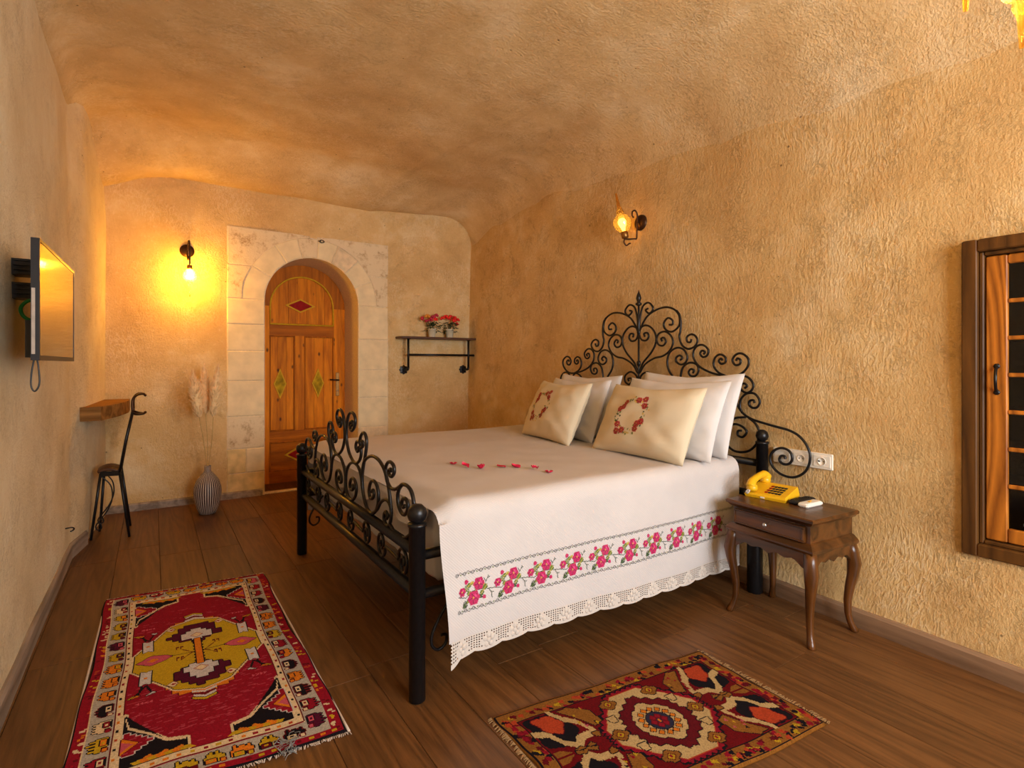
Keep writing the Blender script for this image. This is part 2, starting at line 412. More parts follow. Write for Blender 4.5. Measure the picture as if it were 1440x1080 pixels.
tag(wr, 'chisel-dressed sand coloured rock wall behind the headboard', None)
wl = grid('wall_left', lin(REAR_Y, BACK_Y+0.02, 0.06, 4.29, 4.56), lin(0, ZC, 0.06), lambda y, z: (wall_left_x(y, z), y, z), M['wall_l'], flip=True)
tag(wl, 'pale sand coloured rock wall with the television')
SUR = (0.545, 2.035, 2.43)              # stone surround: x0, x1, top
wb = grid('wall_back', lin(-0.5, 3.12, 0.06, SUR[0]+0.02, SUR[1]-0.02), lin(0, ZC, 0.06, SUR[2]-0.02),
     lambda x, z: (x, BACK_Y+0.012*noise.noise(Vector((x*1.7, 9, z*1.7)))-0.02*smooth01((z-2.3)/0.5), z), M['wall_b'],
     skip=lambda x, z: SUR[0]+0.02 < x < SUR[1]-0.02 and z < SUR[2]-0.02, flip=False)
tag(wb, 'golden rock wall around the arched doorway')
def in_win(x, z): return any(a < x < b and c < z < d for a, b, c, d in WIN)
wf = grid('wall_front', lin(-0.5, 2.9, 0.08, *[q for w in WIN for q in w[:2]]), lin(0, ZC, 0.08, 0.75, 2.25), lambda x, z: (x, REAR_Y, z), M['wall_b'],
     skip=in_win, flip=True)
tag(wf, 'rock wall with two windows behind the viewpoint')
ce = grid('ceiling', lin(-0.5, 3.12, 0.03), lin(REAR_Y-0.02, BACK_Y+0.04, 0.06), lambda x, y: (x, y, ceil_z(x, y)), M['ceil'], flip=True)
tag(ce, 'pick-marked cave ceiling of sand coloured rock')
for i, (a, b, c, d) in enumerate(WIN):
    w = empty(f'window_{i+1}', ((a+b)/2, REAR_Y, c), 'wooden casement window in the wall behind the viewpoint', None, kind='structure')
    fr = G()
    for x0, x1, z0, z1 in ((a, a+0.05, c, d), (b-0.05, b, c, d), (a+0.05, b-0.05, c, c+0.05), (a+0.05, b-0.05, d-0.05, d), ((a+b)/2-0.02, (a+b)/2+0.02, c+0.05, d-0.05)):
        fr.box(x0, x1, REAR_Y-0.10, REAR_Y-0.03, z0, z1)
    fr.build('window_frame', M['cab_d'], w)
    for x0, x1 in ((a+0.05, (a+b)/2-0.02), ((a+b)/2+0.02, b-0.05)):
        G().box(x0, x1, REAR_Y-0.075, REAR_Y-0.069, c+0.05, d-0.05).build('pane', M['pane'], w)

# floor: oak planks laid along y
fl = mk('floor', *(lambda g: (g.V, g.F))(G().box(-0.62, 3.12, REAR_Y-0.1, DOOR_Y+0.1, -0.06, -0.012)), M['sub'])
tag(fl, 'brown oak plank floor', None, None, 'structure')
PW = 0.2225; k0 = 0.036-3*PW
r_ = random.Random(3)
for k in range(17):
    x0 = k0+k*PW; x1 = x0+PW
    if x0 > 2.98: break
    x0c, x1c = max(x0, -0.60), min(x1, 3.08)
    y = REAR_Y-0.06-r_.random()*1.1
    yend = BACK_Y+0.0 if not (0.80 < (x0+x1)/2 < 1.78) else DOOR_Y+0.06
    while y < yend:
        y1 = y+1.29; a, b = max(y, REAR_Y-0.08), min(y1, yend+0.02)
        if b-a > 0.02:
            cxp, cyp = (x0c+x1c)/2, (a+b)/2; hw, hl = (x1c-x0c)/2-0.0007, (b-a)/2-0.0008
            e = 0.0016
            V = [(-hw, -hl, -0.012), (hw, -hl, -0.012), (hw, hl, -0.012), (-hw, hl, -0.012), (-hw, -hl, -e), (hw, -hl, -e), (hw, hl, -e), (-hw, hl, -e),
                 (-hw+e, -hl+e, 0), (hw-e, -hl+e, 0), (hw-e, hl-e, 0), (-hw+e, hl-e, 0)]
            Fc = [(0,1,5,4), (1,2,6,5), (2,3,7,6), (3,0,4,7), (4,5,9,8), (5,6,10,9), (6,7,11,10), (7,4,8,11), (8,9,10,11)]
            p = mk('plank', V, Fc, M['plank'], fl, local=True); p.location = (cxp, cyp, 0)
        y = y1
# skirting boards
def skirting(name, pts, h, t, label, mat):
    """pts along the wall foot; board on the room side given by normals"""
    g = G(); n = len(pts); V = []
    for i, (x, y, nx, ny) in enumerate(pts):
        for d, z in ((-0.02, 0), (t, 0), (t, h-0.012), (t-0.007, h), (-0.02, h)): V.append((x+nx*d, y+ny*d, z))
    Fc = []
    for i in range(n-1):
        for j in range(5):
            l = (j+1) % 5; Fc.append((i*5+j, i*5+l, i*5+5+l, i*5+5+j))
    Fc += [tuple(range(4, -1, -1)), tuple(range(n*5-5, n*5))]
    o = mk(name, V, Fc, mat); o['kind'] = 'structure'; o['label'] = label; return o
skirting('baseboard_right', [(wall_right_x(y, 0.04)+0.008, y, -1, 0) for y in np.linspace(REAR_Y, BACK_Y, 24)], 0.082, 0.022, 'brown oak skirting along the headboard wall', M['base'])
skirting('baseboard_left', [(wall_left_x(y, 0.04), y, 1, 0) for y in (REAR_Y, 0, 1, 2, 3, 4.27, 4.56)], 0.092, 0.016, 'greyed oak skirting along the wall below the television', M['base_g'])
skirting('baseboard_back', [(-0.34, BACK_Y, 0, -1), (0.1, BACK_Y, 0, -1), (0.835, BACK_Y, 0, -1)], 0.062, 0.02, 'greyed oak skirting between the rock corner and the doorway', M['base_g'])
skirting('trim_2', [(1.745, BACK_Y, 0, -1), (2.4, BACK_Y, 0, -1), (3.0, BACK_Y, 0, -1)], 0.062, 0.02, 'oak skirting under the wall shelf', M['base'])

# ---- dressed stone surround of the doorway
OX0, OX1, OCX, OZS = 0.855, 1.722, 1.2885, 1.785
OR = (OX1-OX0)/2; RO = 0.625
sur = empty('trim_1', (OCX, BACK_Y, 0), 'pale limestone block surround with a round arch around the door', None, kind='structure')
stones = []
def arc(r, a0, a1, n=5):
    return [(OCX+r*math.cos(math.radians(a0+(a1-a0)*i/n)), OZS+r*math.sin(math.radians(a0+(a1-a0)*i/n))) for i in range(n+1)]
lz = [0.0, 0.22, 0.44, 0.73, 1.05, 1.32, 1.56, OZS]
lm = ['stone3', 'stone2', 'stone_p', 'stone', 'stone', 'stone', 'stone']
for i in range(7):
    if i == 1:
        stones.append(([(SUR[0], lz[i]), (0.70, lz[i]), (0.70, lz[i+1]), (SUR[0], lz[i+1])], 'stone3')); stones.append(([(0.70, lz[i]), (OX0, lz[i]), (OX0, lz[i+1]), (0.70, lz[i+1])], 'stone'))
    else: stones.append(([(SUR[0], lz[i]), (OX0, lz[i]), (OX0, lz[i+1]), (SUR[0], lz[i+1])], lm[i]))
rz_ = [0.0, 0.30, 0.56, 0.86, 1.14, 1.45, OZS]
for i in range(6):
    stones.append(([(OX1, rz_[i]), (SUR[1], rz_[i]), (SUR[1], rz_[i+1]), (OX1, rz_[i+1])], ['stone3', 'stone2', 'stone', 'stone', 'stone', 'stone'][i]))
va = [0, 24, 46, 68, 86, 104, 124, 150, 180]
for i in range(8):
    stones.append((arc(OR, va[i], va[i+1])+arc(RO, va[i+1], va[i]), ['stone', 'stone', 'stone2', 'stone', 'stone_p', 'stone', 'stone', 'stone'][i]))
def circ_x(z, side): return OCX+side*math.sqrt(max(0, RO**2-(z-OZS)**2))
for side, xe in ((-1, SUR[0]), (1, SUR[1])):
    zz = [OZS+0.31*k/4 for k in range(5)]
    pl = [(xe, OZS)]+[(circ_x(z, side), z) for z in zz]+[(xe, OZS+0.31)]
    stones.append((pl, 'stone_p'))
    zz = [OZS+0.31+(RO-0.3105)*(1-(1-k/8)**2) for k in range(9)]
    pl = [(xe, OZS+0.31)]+[(circ_x(z, side), z) for z in zz]+[(circ_x(zz[-1], side), SUR[2]), (xe, SUR[2])]
    stones.append((pl, 'stone_p'))
mg = G(); rs = random.Random(11)
for poly, mt in stones:
    cxs = sum(p[0] for p in poly)/len(poly); czs = sum(p[1] for p in poly)/len(poly)
    mg.prism(poly, lambda a, b: (a, BACK_Y-0.004, b), lambda a, b: (a, DOOR_Y+0.02, b))
    pr = 0.006+rs.random()*0.007
    def ins(p, q):
        dx, dz = cxs-p[0], czs-p[1]; l = math.hypot(dx, dz); return (p[0]+dx/l*q, p[1]+dz/l*q)
    p1 = [ins(p, 0.004) for p in poly]; p2 = [ins(p, 0.012) for p in poly]
    if sum(poly[i][0]*poly[(i+1) % len(poly)][1]-poly[(i+1) % len(poly)][0]*poly[i][1] for i in range(len(poly))) < 0: p1.reverse(); p2.reverse()
    n = len(p1); V = [(a, DOOR_Y+0.01, b) for a, b in p1]+[(a, BACK_Y-pr+0.006, b) for a, b in p1]+[(a, BACK_Y-pr, b) for a, b in p2]
    Fc = [(i, (i+1) % n, n+(i+1) % n, n+i)[::-1] for i in range(n)]+[(n+i, n+(i+1) % n, 2*n+(i+1) % n, 2*n+i)[::-1] for i in range(n)]+[tuple(range(2*n, 3*n))]
    mk('stone_block', V, Fc, M[mt], sur)
mg.build('mortar', M['mortar'], sur)
# small iron ring above the arch
rg = G().tube([(1.36+0.02*math.cos(a), BACK_Y-0.035+0.006*math.sin(2*a), 2.385+0.012*math.sin(a)) for a in np.linspace(0, 2*math.pi, 13)], 0.0045, 6)
rg.tube([(1.33, BACK_Y-0.02, 2.388), (1.345, BACK_Y-0.045, 2.385)], 0.005, 6)
tag(rg.build('iron_ring', M['iron'], None, True, origin=(1.36, BACK_Y, 2.385)), 'small black iron ring fixed above the stone arch', 'ring')

# ---- arched pine door
dr = empty('door_1', (OCX, DOOR_Y, 0), 'arched pine door with red and yellow diamond inlays', None, kind='structure')
yf = DOOR_Y
def py(y): return lambda a, b: (a, y, b)
outline = [(OX0-0.01, 0.0), (OX1+0.01, 0.0)]+[(OCX+(OR+0.01)*math.cos(math.radians(a)), OZS+(OR+0.01)*math.sin(math.radians(a))) for a in range(0, 181, 10)]
G().prism(outline[::-1], py(yf+0.03), py(yf+0.06)).build('leaf_board', M['pine_d'], dr)
ri = 0.318
# arch frame ring with its right stile
ring = [(OCX+(OR+0.005)*math.cos(math.radians(a)), OZS+(OR+0.005)*math.sin(math.radians(a))) for a in range(0, 181, 9)]
ringi = [(OCX+ri*math.cos(math.radians(a)), OZS+ri*math.sin(math.radians(a))) for a in range(180, -1, -9)]
g = G(); n = len(ring)
for i in range(n-1):
    a, b, c, d = ring[i], ring[i+1], ringi[n-2-i], ringi[n-1-i]
    g.prism([a, b, c, d][::-1], py(yf), py(yf+0.04))
g.build('arch_frame', M['pine_d'], dr)
X0, X1 = OCX-ri, OCX+ri
for a, b in ((OX0-0.005, X0), (X1, OX1+0.005)): G().box(a, b, yf, yf+0.04, 0.0, OZS).build('stile', M['pine'], dr)
for z0, z1 in ((0.0, 0.115), (0.415, 0.52), (1.49, 1.595)): G().box(X0, X1, yf+0.002, yf+0.04, z0, z1).build('rail', M['pine_h'], dr)
G().box(1.215, 1.305, yf+0.002, yf+0.04, 0.52, 1.49).build('mullion', M['pine'], dr)
def panel(x0, x1, z0, z1, vert=True):
    nb = max(2, round((x1-x0)/0.095)); w = (x1-x0)/nb
    if vert:
        for i in range(nb): G().box(x0+i*w+0.001, x0+(i+1)*w-0.001, yf+0.012+0.002*(i % 2), yf+0.035, z0, z1).build('panel_board', M['pine'], dr)
    else:
        nb = 3; h = (z1-z0)/nb
        for i in range(nb): G().box(x0, x1, yf+0.012+0.002*(i % 2), yf+0.035, z0+i*h+0.001, z0+(i+1)*h-0.001).build('panel_board', M['pine_h'], dr)
    t = 0.014; mo = G()
    for a, b, c, d in ((x0, x0+t, z0, z1), (x1-t, x1, z0, z1), (x0+t, x1-t, z0, z0+t), (x0+t, x1-t, z1-t, z1)): mo.box(a, b, yf-0.006, yf+0.03, c, d, 0.004)
    mo.build('moulding', M['gold'] if False else M['pine_d'], dr)
panel(X0, 1.215, 0.52, 1.49); panel(1.305, X1, 0.52, 1.49); panel(X0, X1, 0.115, 0.415, False)
nb = 7
for i in range(nb):
    a = X0+(X1-X0)*i/nb; b = X0+(X1-X0)*(i+1)/nb
    tp = lambda x: OZS+math.sqrt(max(0, ri**2-(x-OCX)**2))
    G().prism([(a+0.001, 1.595), (b-0.001, 1.595), (b-0.001, tp(b)), ((a+b)/2, tp((a+b)/2)), (a+0.001, tp(a))][::-1], py(yf+0.012+0.002*(i % 2)), py(yf+0.035)).build('panel_board', M['pine'], dr)
am = [(OCX+(ri-0.008)*math.cos(t), yf-0.002, OZS+(ri-0.008)*math.sin(t)) for t in np.linspace(0, math.pi, 25)]
am = [(X1-0.008, yf-0.002, 1.605)]+am+[(X0+0.008, yf-0.002, 1.605), (X1-0.008, yf-0.002, 1.605)]
G().tube(am, 0.009, 6).build('arch_moulding', M['gold'], dr, True)
def diamond(cx, cz, hx, hz, mt, nm):
    q = [(cx-hx, cz), (cx, cz-hz), (cx+hx, cz), (cx, cz+hz)]
    d = G().prism(q, py(yf+0.0), py(yf+0.02)).build(nm, M['gold'], dr)
    q2 = [(cx+(x-cx)*0.78, cz+(z-cz)*0.78) for x, z in q]
    G().prism(q2, py(yf-0.004), py(yf+0.004)).build('inlay', M[mt], d)
diamond(1.268, 1.80, 0.150, 0.072, 'redp', 'diamond')
diamond(1.265, 0.275, 0.155, 0.085, 'redp', 'diamond')
diamond(1.072, 1.0, 0.062, 0.155, 'yelp', 'diamond'); diamond(1.444, 1.0, 0.062, 0.155, 'yelp', 'diamond')
hp = G().box(1.625, 1.662, yf-0.008, yf+0.001, 0.86, 1.11, 0.003).build('handle_plate', M['brass'], dr)
G().tube([(1.643, yf-0.005, 1.03), (1.643, yf-0.055, 1.03), (1.62, yf-0.06, 1.032), (1.55, yf-0.058, 1.036)], 0.009, 8).build('lever', M['bronze'], hp, True)
G().tube([(1.643, yf-0.004, 0.915), (1.643, yf-0.014, 0.915)], 0.009, 8).build('key_cylinder', M['steel'], hp, True)
# threshold strip of worn tile
G().box(OX0, OX1, 5.40, 5.46, -0.008, 0.012, 0.003).build('threshold', M['mortar'], dr)

# ================================================================== THE BED
FX, HX = 0.795, 2.775           # planes of foot and head grilles
FYC, HYC = 2.680, 2.597         # their middles
bed = empty('bed_frame', (1.8, 2.66, 0), 'black wrought iron double bed frame with scrolled head and foot grilles', 'bed')
FY0, FY1 = 1.789, 3.575; HY0, HY1 = 1.690, 3.505
def foot_post(y):
    p = G().lathe([(0.026, 0), (0.030, 0.004), (0.030, 0.62), (0.034, 0.622), (0.034, 0.632), (0.012, 0.636)], (FX-0.01, y, 0), n=18).build('foot_post', M['iron'], bed, True)
    G().lathe([(0.012, 0.634), (0.030, 0.645), (0.036, 0.664), (0.032, 0.684), (0.018, 0.698), (0.001, 0.701)], (FX-0.01, y, 0), n=18).build('ball_finial', M['iron'], p, True)
foot_post(FY0); foot_post(FY1)
def head_post(y, ys):
    """slim upper post against the wall; stout leg standing clear of the skirting, joined by a short bracket"""
    px = HX-0.010
    p = G().lathe([(0.031, 0.43), (0.031, 0.765), (0.035, 0.767), (0.035, 0.777), (0.012, 0.782)], (px, y, 0), n=16).build('head_post', M['iron'], bed, True)
    G().lathe([(0.012, 0.78), (0.028, 0.79), (0.034, 0.808), (0.028, 0.83), (0.012, 0.842), (0.001, 0.843)], (px, y, 0), n=16).build('ball_finial', M['iron'], p, True)
    G().lathe([(0.036, 0), (0.039, 0.004), (0.039, 0.535), (0.032, 0.545)], (HLX, ys, 0), n=16).build('head_leg', M['iron'], bed, True)
    G().tube([(HLX, ys, 0.50), (px, y, 0.50)], 0.022, 10).build('post_bracket', M['iron'], bed, True)
HLX = 2.640
head_post(HY0, 1.655); head_post(HY1, 3.585)
for z in (0.522, 0.372): G().tube([(FX, FY0, z), (FX, FY1, z)], 0.021, 12).build('foot_rail', M['iron'], bed, True)
G().tube([(HX, HY0, 0.655), (HX, HY1, 0.655)], 0.02, 12).build('head_rail', M['iron'], bed, True)
for y0, y1, y2 in ((FY0, 1.775, 1.655), (FY1+0.004, 3.585, 3.585)):
    for z in (0.515, 0.375):
        G().tube([(FX-0.01, y0, z), (HLX, y1, z)], 0.019, 10).build('side_rail', M['iron'], bed, True)
        if y1 != y2: G().tube([(HLX, y1+0.012, z), (HLX, y2, z)], 0.019, 10).build('rail_bracket', M['iron'], bed, True)
for i in range(9):
    x = 0.95+i*0.215; G().box(x, x+0.07, 1.80, 3.52, 0.365, 0.385).build('slat', M['pine_d'], bed)
# small scroll under the side rail by the foot
sp = [(0.93, 1.775, 0.36), (0.88, 1.775, 0.30), (0.84, 1.775, 0.235), (0.835, 1.775, 0.19), (0.86, 1.775, 0.165), (0.89, 1.775, 0.18), (0.893, 1.775, 0.21), (0.873, 1.775, 0.215)]
G().tube(catmull(sp), 0.006, 8).build('scroll_bracket', M['iron'], bed, True)
sp2 = [(x, FY1+FY0-y, z) for x, y, z in sp]
G().tube(catmull(sp2), 0.006, 8).build('scroll_bracket', M['iron'], bed, True)
def traced(curves, org, sc, x, yc, r, name):
    for cv in curves:
        P = [on_x(org[0]+a/sc, org[1]+b/sc, x) for a, b in cv]
        for s in (0, 1):
            Q = [Vector((x, (2*yc-p.y) if s else p.y, p.z)) for p in P]
            G().tube(catmull(Q, 5), r, 8).build(name, M['iron'], bed, True)
FOOT = [
 [(352,118),(358,108),(352,92),(343,105),(343,130),(352,148),(366,130),(373,95),(368,60),(350,40),(333,60),(324,110),(321,180),(326,230),(338,280),(358,322),(378,338),(397,322),(407,285),(404,240),(393,212),(380,215),(376,245),(385,270),(394,258),(391,242)],
 [(410,208),(418,218),(416,240),(407,245),(400,220),(403,185),(415,163),(428,165),(438,200),(437,250),(428,310),(418,370),(413,430),(418,510),(437,590),(468,632),(497,608),(508,545),(502,480),(482,442),(463,450),(453,495),(458,535),(472,545),(482,520),(476,495),(468,505)],
 [(413,420),(418,350),(438,310),(470,297),(505,315),(535,360),(555,420),(570,500),(580,590),(582,650),(572,700),(555,700),(542,670),(542,635),(552,622),(562,645),(556,662)],
 [(470,632),(500,608),(520,568),(548,550),(570,568),(583,610)],
 [(586,385),(578,372),(568,385),(574,408),(588,415),(600,390),(597,355),(580,332),(562,335),(550,365),(552,400),(560,445),(580,482),(605,490),(632,475),(648,462),(675,470),(698,500),(712,550),(718,605)],
 [(648,462),(628,490),(620,535),(626,590),(645,630),(663,638),(678,610),(678,570),(665,545),(650,550),(643,575),(652,595),(663,588)],
 [(575,695),(605,745),(640,770),(670,772),(697,750)],
 [(357,465),(363,478),(355,495),(342,480),(343,445),(355,425),(370,440),(378,480),(375,525),(358,552),(340,545),(322,510),(317,460),(318,410),(326,370),(345,338),(370,338),(392,365),(406,410),(413,470)],
]
traced(FOOT, (410, 570), 4.155, FX, FYC, 0.0075, 'foot_scroll')
# band of S scrolls between the foot rails
def s_scroll(c1, c2, z1, z2, r):
    """spiral round c1, over to a spiral round c2 (along y, z)"""
    A = []
    for i in range(22):
        t = i/21; a = math.radians(-40+t*(360+220)); q = 0.008+(r-0.008)*t; A.append((c1-q*math.cos(a)*0.85, z1+q*math.sin(a)))
    B = [(c1+c2-p[0], z1+z2-p[1]) for p in A][::-1]
    return [(FX, p[0], p[1]) for p in A]+[(FX, p[0], p[1]) for p in B]
W4 = (FY1-FY0-0.10)/4
for i in range(4):
    a = FY0+0.06+i*W4
    G().tube(catmull(s_scroll(a+W4*0.22, a+W4*0.78, 0.441, 0.453, 0.061), 2), 0.0065, 8).build('band_scroll', M['iron'], bed, True)
HEAD = [
 [(545,158),(532,166),(548,182),(566,170),(568,148),(545,128),(518,148),(505,200),(501,240)],
 [(503,270),(520,230),(545,193),(590,163),(640,151),(685,168),(705,205),(700,248),(665,275),(632,262),(624,232),(645,206),(668,217),(668,238),(652,240)],
 [(688,168),(704,190),(711,230),(708,275),(703,300),(715,340),(745,362),(780,350),(795,320),(782,295),(760,289),(741,303),(743,325),(759,328),(764,312)],
 [(501,487),(518,435),(560,382),(583,335),(583,290),(560,254),(530,243),(505,260),(501,290),(512,315),(535,319),(548,300),(541,281),(524,285),(528,300)],
 [(504,482),(530,440),(575,410),(620,398),(655,370),(671,330),(660,295),(630,275),(600,285),(588,313),(598,340),(621,345),(635,325),(624,305),(611,311),(616,323)],
 [(500,640),(500,560),(504,512),(520,487),(545,481),(570,503),(570,532),(550,546),(535,532),(538,514),(553,517),(549,529)],
 [(700,640),(693,565),(678,515),(650,470),(642,425),(655,380),(690,357),(725,366),(743,400),(735,430),(710,441),(688,427),(687,407),(705,395),(718,408),(708,418)],
 [(712,640),(707,560),(710,500),(722,455),(755,432),(790,441),(801,470),(787,497),(762,499),(750,482),(760,465),(777,470),(772,485)],
 [(930,498),(870,485),(810,455),(778,415),(775,375),(795,347),(825,343),(850,368),(843,396),(822,403),(808,387),(818,371),(833,378),(826,389)],
 [(935,498),(900,480),(877,447),(884,407),(910,390),(936,405),(936,430),(915,438),(903,423),(914,411),(921,421)],
 [(925,498),(975,502),(1020,485),(1050,450),(1052,412),(1020,386),(990,391),(972,418),(985,443),(1008,440),(1013,420),(998,410),(990,422)],
 [(830,640),(845,580),(862,548),(888,516),(925,502),(952,520),(972,560),(987,620),(1015,676),(1058,712),(1120,735),(1200,758),(1262,776),(1312,806),(1350,855),(1366,912),(1350,970),(1312,1004),(1265,1012),(1210,992),(1172,952),(1163,908),(1185,876),(1222,864),(1260,880),(1275,915),(1260,943),(1230,945),(1210,926),(1217,905),(1236,906),(1240,920)],
 [(972,560),(979,525),(1010,499),(1050,506),(1077,540),(1070,570),(1045,585),(1018,571),(1014,549),(1030,537),(1046,549),(1034,561)],
 [(1022,688),(1010,652),(1016,615),(1045,588),(1085,590),(1110,625),(1100,655),(1076,661),(1057,646),(1060,626),(1078,622),(1084,636)],
 [(1055,712),(1090,742),(1108,787),(1094,842),(1050,880),(985,880),(940,840),(940,785),(975,745),(1015,752),(1044,780),(1025,808),(1000,800),(1000,778),(1018,776)],
 [(1040,708),(990,712),(940,735)],
]
traced(HEAD, (760, 390), 3.6, HX, HYC, 0.0068, 'head_scroll')
zt = on_x(898.5, 407, HX).z
G().tube([(HX, HYC, 0.655), (HX, HYC, zt-0.12)], 0.0068, 8).build('centre_stem', M['iron'], bed, True)
G().lathe([(0.007, -0.30), (0.013, -0.27), (0.013, -0.22), (0.007, -0.18), (0.007, -0.115), (0.022, -0.105), (0.022, -0.095), (0.010, -0.088), (0.019, -0.06), (0.014, -0.04), (0.005, -0.02), (0.0005, 0)], (HX, HYC, zt), n=12).build('spear_finial', M['iron'], bed, True)
for z, w in ((1.42, 0.02), (1.205, 0.022)): G().ball((HX, HYC, z), w, 10, (0.6, 0.8, 1)).build('collar', M['iron'], bed, True)

# mattress with its wrinkled sheet
BY0, BY1, BX0, BX1, BZ = 1.822, 3.545, 0.872, 2.595, 0.695
def rounded(x0, x1, y0, y1, z0, z1, r, nx, ny, wob):
    """closed box, rounded edges, wrinkled; rings in z"""
    prof = [(z0, 0.02)]+[(z0+0.02, 0)]+[(z0+(z1-r-z0)*k/6, 0) for k in range(1, 7)]+[(z1-r+r*math.sin(a), r*(1-math.cos(a))) for a in (0.4, 0.8, 1.2, 1.57)]
    V = []; per = None
    for z, i in prof:
        pts = []
        X0_, X1_, Y0_, Y1_ = x0+i, x1-i, y0+i, y1-i
        for k in range(nx): pts.append((X0_+(X1_-X0_)*k/nx, Y0_))
        for k in range(ny): pts.append((X1_, Y0_+(Y1_-Y0_)*k/ny))
        for k in range(nx): pts.append((X1_-(X1_-X0_)*k/nx, Y1_))
        for k in range(ny): pts.append((X0_, Y1_-(Y1_-Y0_)*k/ny))
        per = len(pts)
        for x, y in pts:
            q = wob*noise.noise(Vector((x*3+y*9, y*3, z*14)))+wob*0.7*noise.noise(Vector((y*14, z*30+y*10, 4)))
            V.append((x-(q if x < x0+0.05 else 0), y-(q if y < y0+0.05 else 0), z))
    F_ = []
    for k in range(len(prof)-1):
        for i in range(per):
            j = (i+1) % per; F_.append((k*per+i, k*per+j, k*per+per+j, k*per+per+i))
    F_ += [tuple(range(per-1, -1, -1)), tuple(range((len(prof)-1)*per, len(prof)*per))]
    return V, F_
V, F_ = rounded(BX0, BX1, BY0, BY1, 0.384, BZ, 0.05, 30, 60, 0.012)
mt = mk('mattress', V, F_, M['sheet'], None, True, origin=(1.79, 2.68, 0.387))
tag(mt, 'thick mattress in a creased white sheet lying in the iron bed frame', 'mattress')

# bedspread: far drop, top, near drop; profile runs across the bed
ROOT = Vector((1.75, 2.65, BZ))
spr = empty('bedspread', ROOT, 'off-white woven bedspread with a cross-stitched rose border and lace hem', 'bedspread')
DY = 1.722
def hem_z(x): return 0.222-0.030*(x-0.83)/1.65
def near_y(x, z):
    t = smooth01((0.70-z)/0.5)
    return DY-0.002-0.012*t+0.010*t*math.sin(x*5.2+1)+0.004*t*math.sin(x*17)-0.02*smooth01((0.98-x)/0.15)*t
prof = []   # (y,z) from far hem over the top to near hem
ZT = 0.705; RR = 0.06
for z in np.linspace(0.25, ZT-RR, 7): prof.append(('f', 3.66-0.0, z))
for a in (0.3, 0.6, 0.9, 1.2): prof.append(('t', 3.66-RR+RR*math.cos(a), ZT-RR+RR*math.sin(a)))
for y in np.linspace(3.66-RR, DY+RR, 60): prof.append(('t', y, ZT))
for a in (0.35, 0.7, 1.05, 1.4): prof.append(('t', DY+RR-RR*math.sin(a), ZT-RR+RR*math.cos(a)))
NZ = 40
xs = np.linspace(0.838, 2.60, 100)
V = []
def top_z(x, y):
    z = ZT+0.004*noise.noise(Vector((x*2.2, y*2.2, 1)))+0.003*noise.noise(Vector((x*7, y*7, 2)))
    return z-0.035*smooth01((0.93-x)/0.10)
cols = []
for x in xs:
    c = []
    for kd, y, z in prof:
        if kd == 't':
            dz = top_z(x, y)-ZT; c.append((x+0.006*math.sin(y*9)*smooth01((0.9-x)/0.1), y, z+dz))
        else: c.append((x, y+0.01*math.sin(x*6), z))
    for k in range(1, NZ+1):
        z = (ZT-RR)+(hem_z(x)-(ZT-RR))*k/NZ; xx = x+0.022*smooth01((0.62-z)/0.4)*smooth01((0.95-x)/0.12)
        c.append((xx, near_y(x, z), z))
    cols.append(c)
nc = len(cols[0]); V = [p for c in cols for p in c]
F_ = [(i*nc+j, (i+1)*nc+j, (i+1)*nc+j+1, i*nc+j+1) for i in range(len(cols)-1) for j in range(nc-1)]
mk('cover_cloth', V, [f[::-1] for f in F_], M['cover'], spr, True)
# flap at the foot, hanging inside the grille
V = []; F_ = []; ny = 80; nz = 9
for j in range(ny+1):
    y = 1.80+(3.57-1.80)*j/ny
    for k in range(nz+1):
        z = top_z(0.838, y)-(0.10+0.03*math.sin(y*5)+0.02*math.sin(y*13))*k/nz
        V.append((0.836-0.004*math.sin(y*22)*k/nz-0.010*smooth01(k/nz*2), y, z))
for j in range(ny):
    for k in range(nz): F_.append((j*(nz+1)+k, j*(nz+1)+k+1, (j+1)*(nz+1)+k+1, (j+1)*(nz+1)+k))
mk('foot_flap', V, F_, M['cover'], spr, True)
# lace hem: open net with solid leaf clusters and a scalloped edge
cell = 0.0055; nx_ = int((2.60-0.845)/cell); nv = 15
V = []; F_ = []; vid = {}
def lace_pt(i, j):
    if (i, j) not in vid:
        x = 0.845+i*cell; sc = abs(math.sin(math.pi*(x-0.845)/0.125)); h = 0.060+0.010*sc**0.6
        if x < 0.90: h += 0.035*(0.90-x)/0.055
        z = hem_z(x)+0.002-h*j/nv
        vid[(i, j)] = len(V); V.append((x+0.022*smooth01((0.95-x)/0.12), near_y(x, z)-0.001, z))
    return vid[(i, j)]
for i in range(nx_):
    ph = ((i*cell) % 0.125)/0.125
    for j in range(nv):
        t = j/nv
        leafy = abs(ph-0.5) < 0.34*(1-abs(t-0.55)*1.7) or t > 0.80 or j == 0
        if not leafy and i % 2 == 0 and j % 2 == 1: continue
        F_.append((lace_pt(i, j), lace_pt(i, j+1), lace_pt(i+1, j+1), lace_pt(i+1, j)))
lc = mk('lace_hem', V, F_, M['lace'], spr)
# raised leaf clusters on the lace
lg_first = None
for q in range(14):
    xc = 0.845+0.0625+q*0.125
    if xc > 2.57: break
    g = G()
    for ax, az in ((0, 0), (-0.016, 0.008), (0.016, 0.008), (-0.010, -0.013), (0.010, -0.013), (0, 0.018)):
        x = xc+ax; z = hem_z(xc)-0.036+az
        g.ball((x, near_y(xc, z)-0.001, z), 0.010, 8, (1, 0.35, 1))
    g.build('leaf_cluster', M['lace'], lc, True)

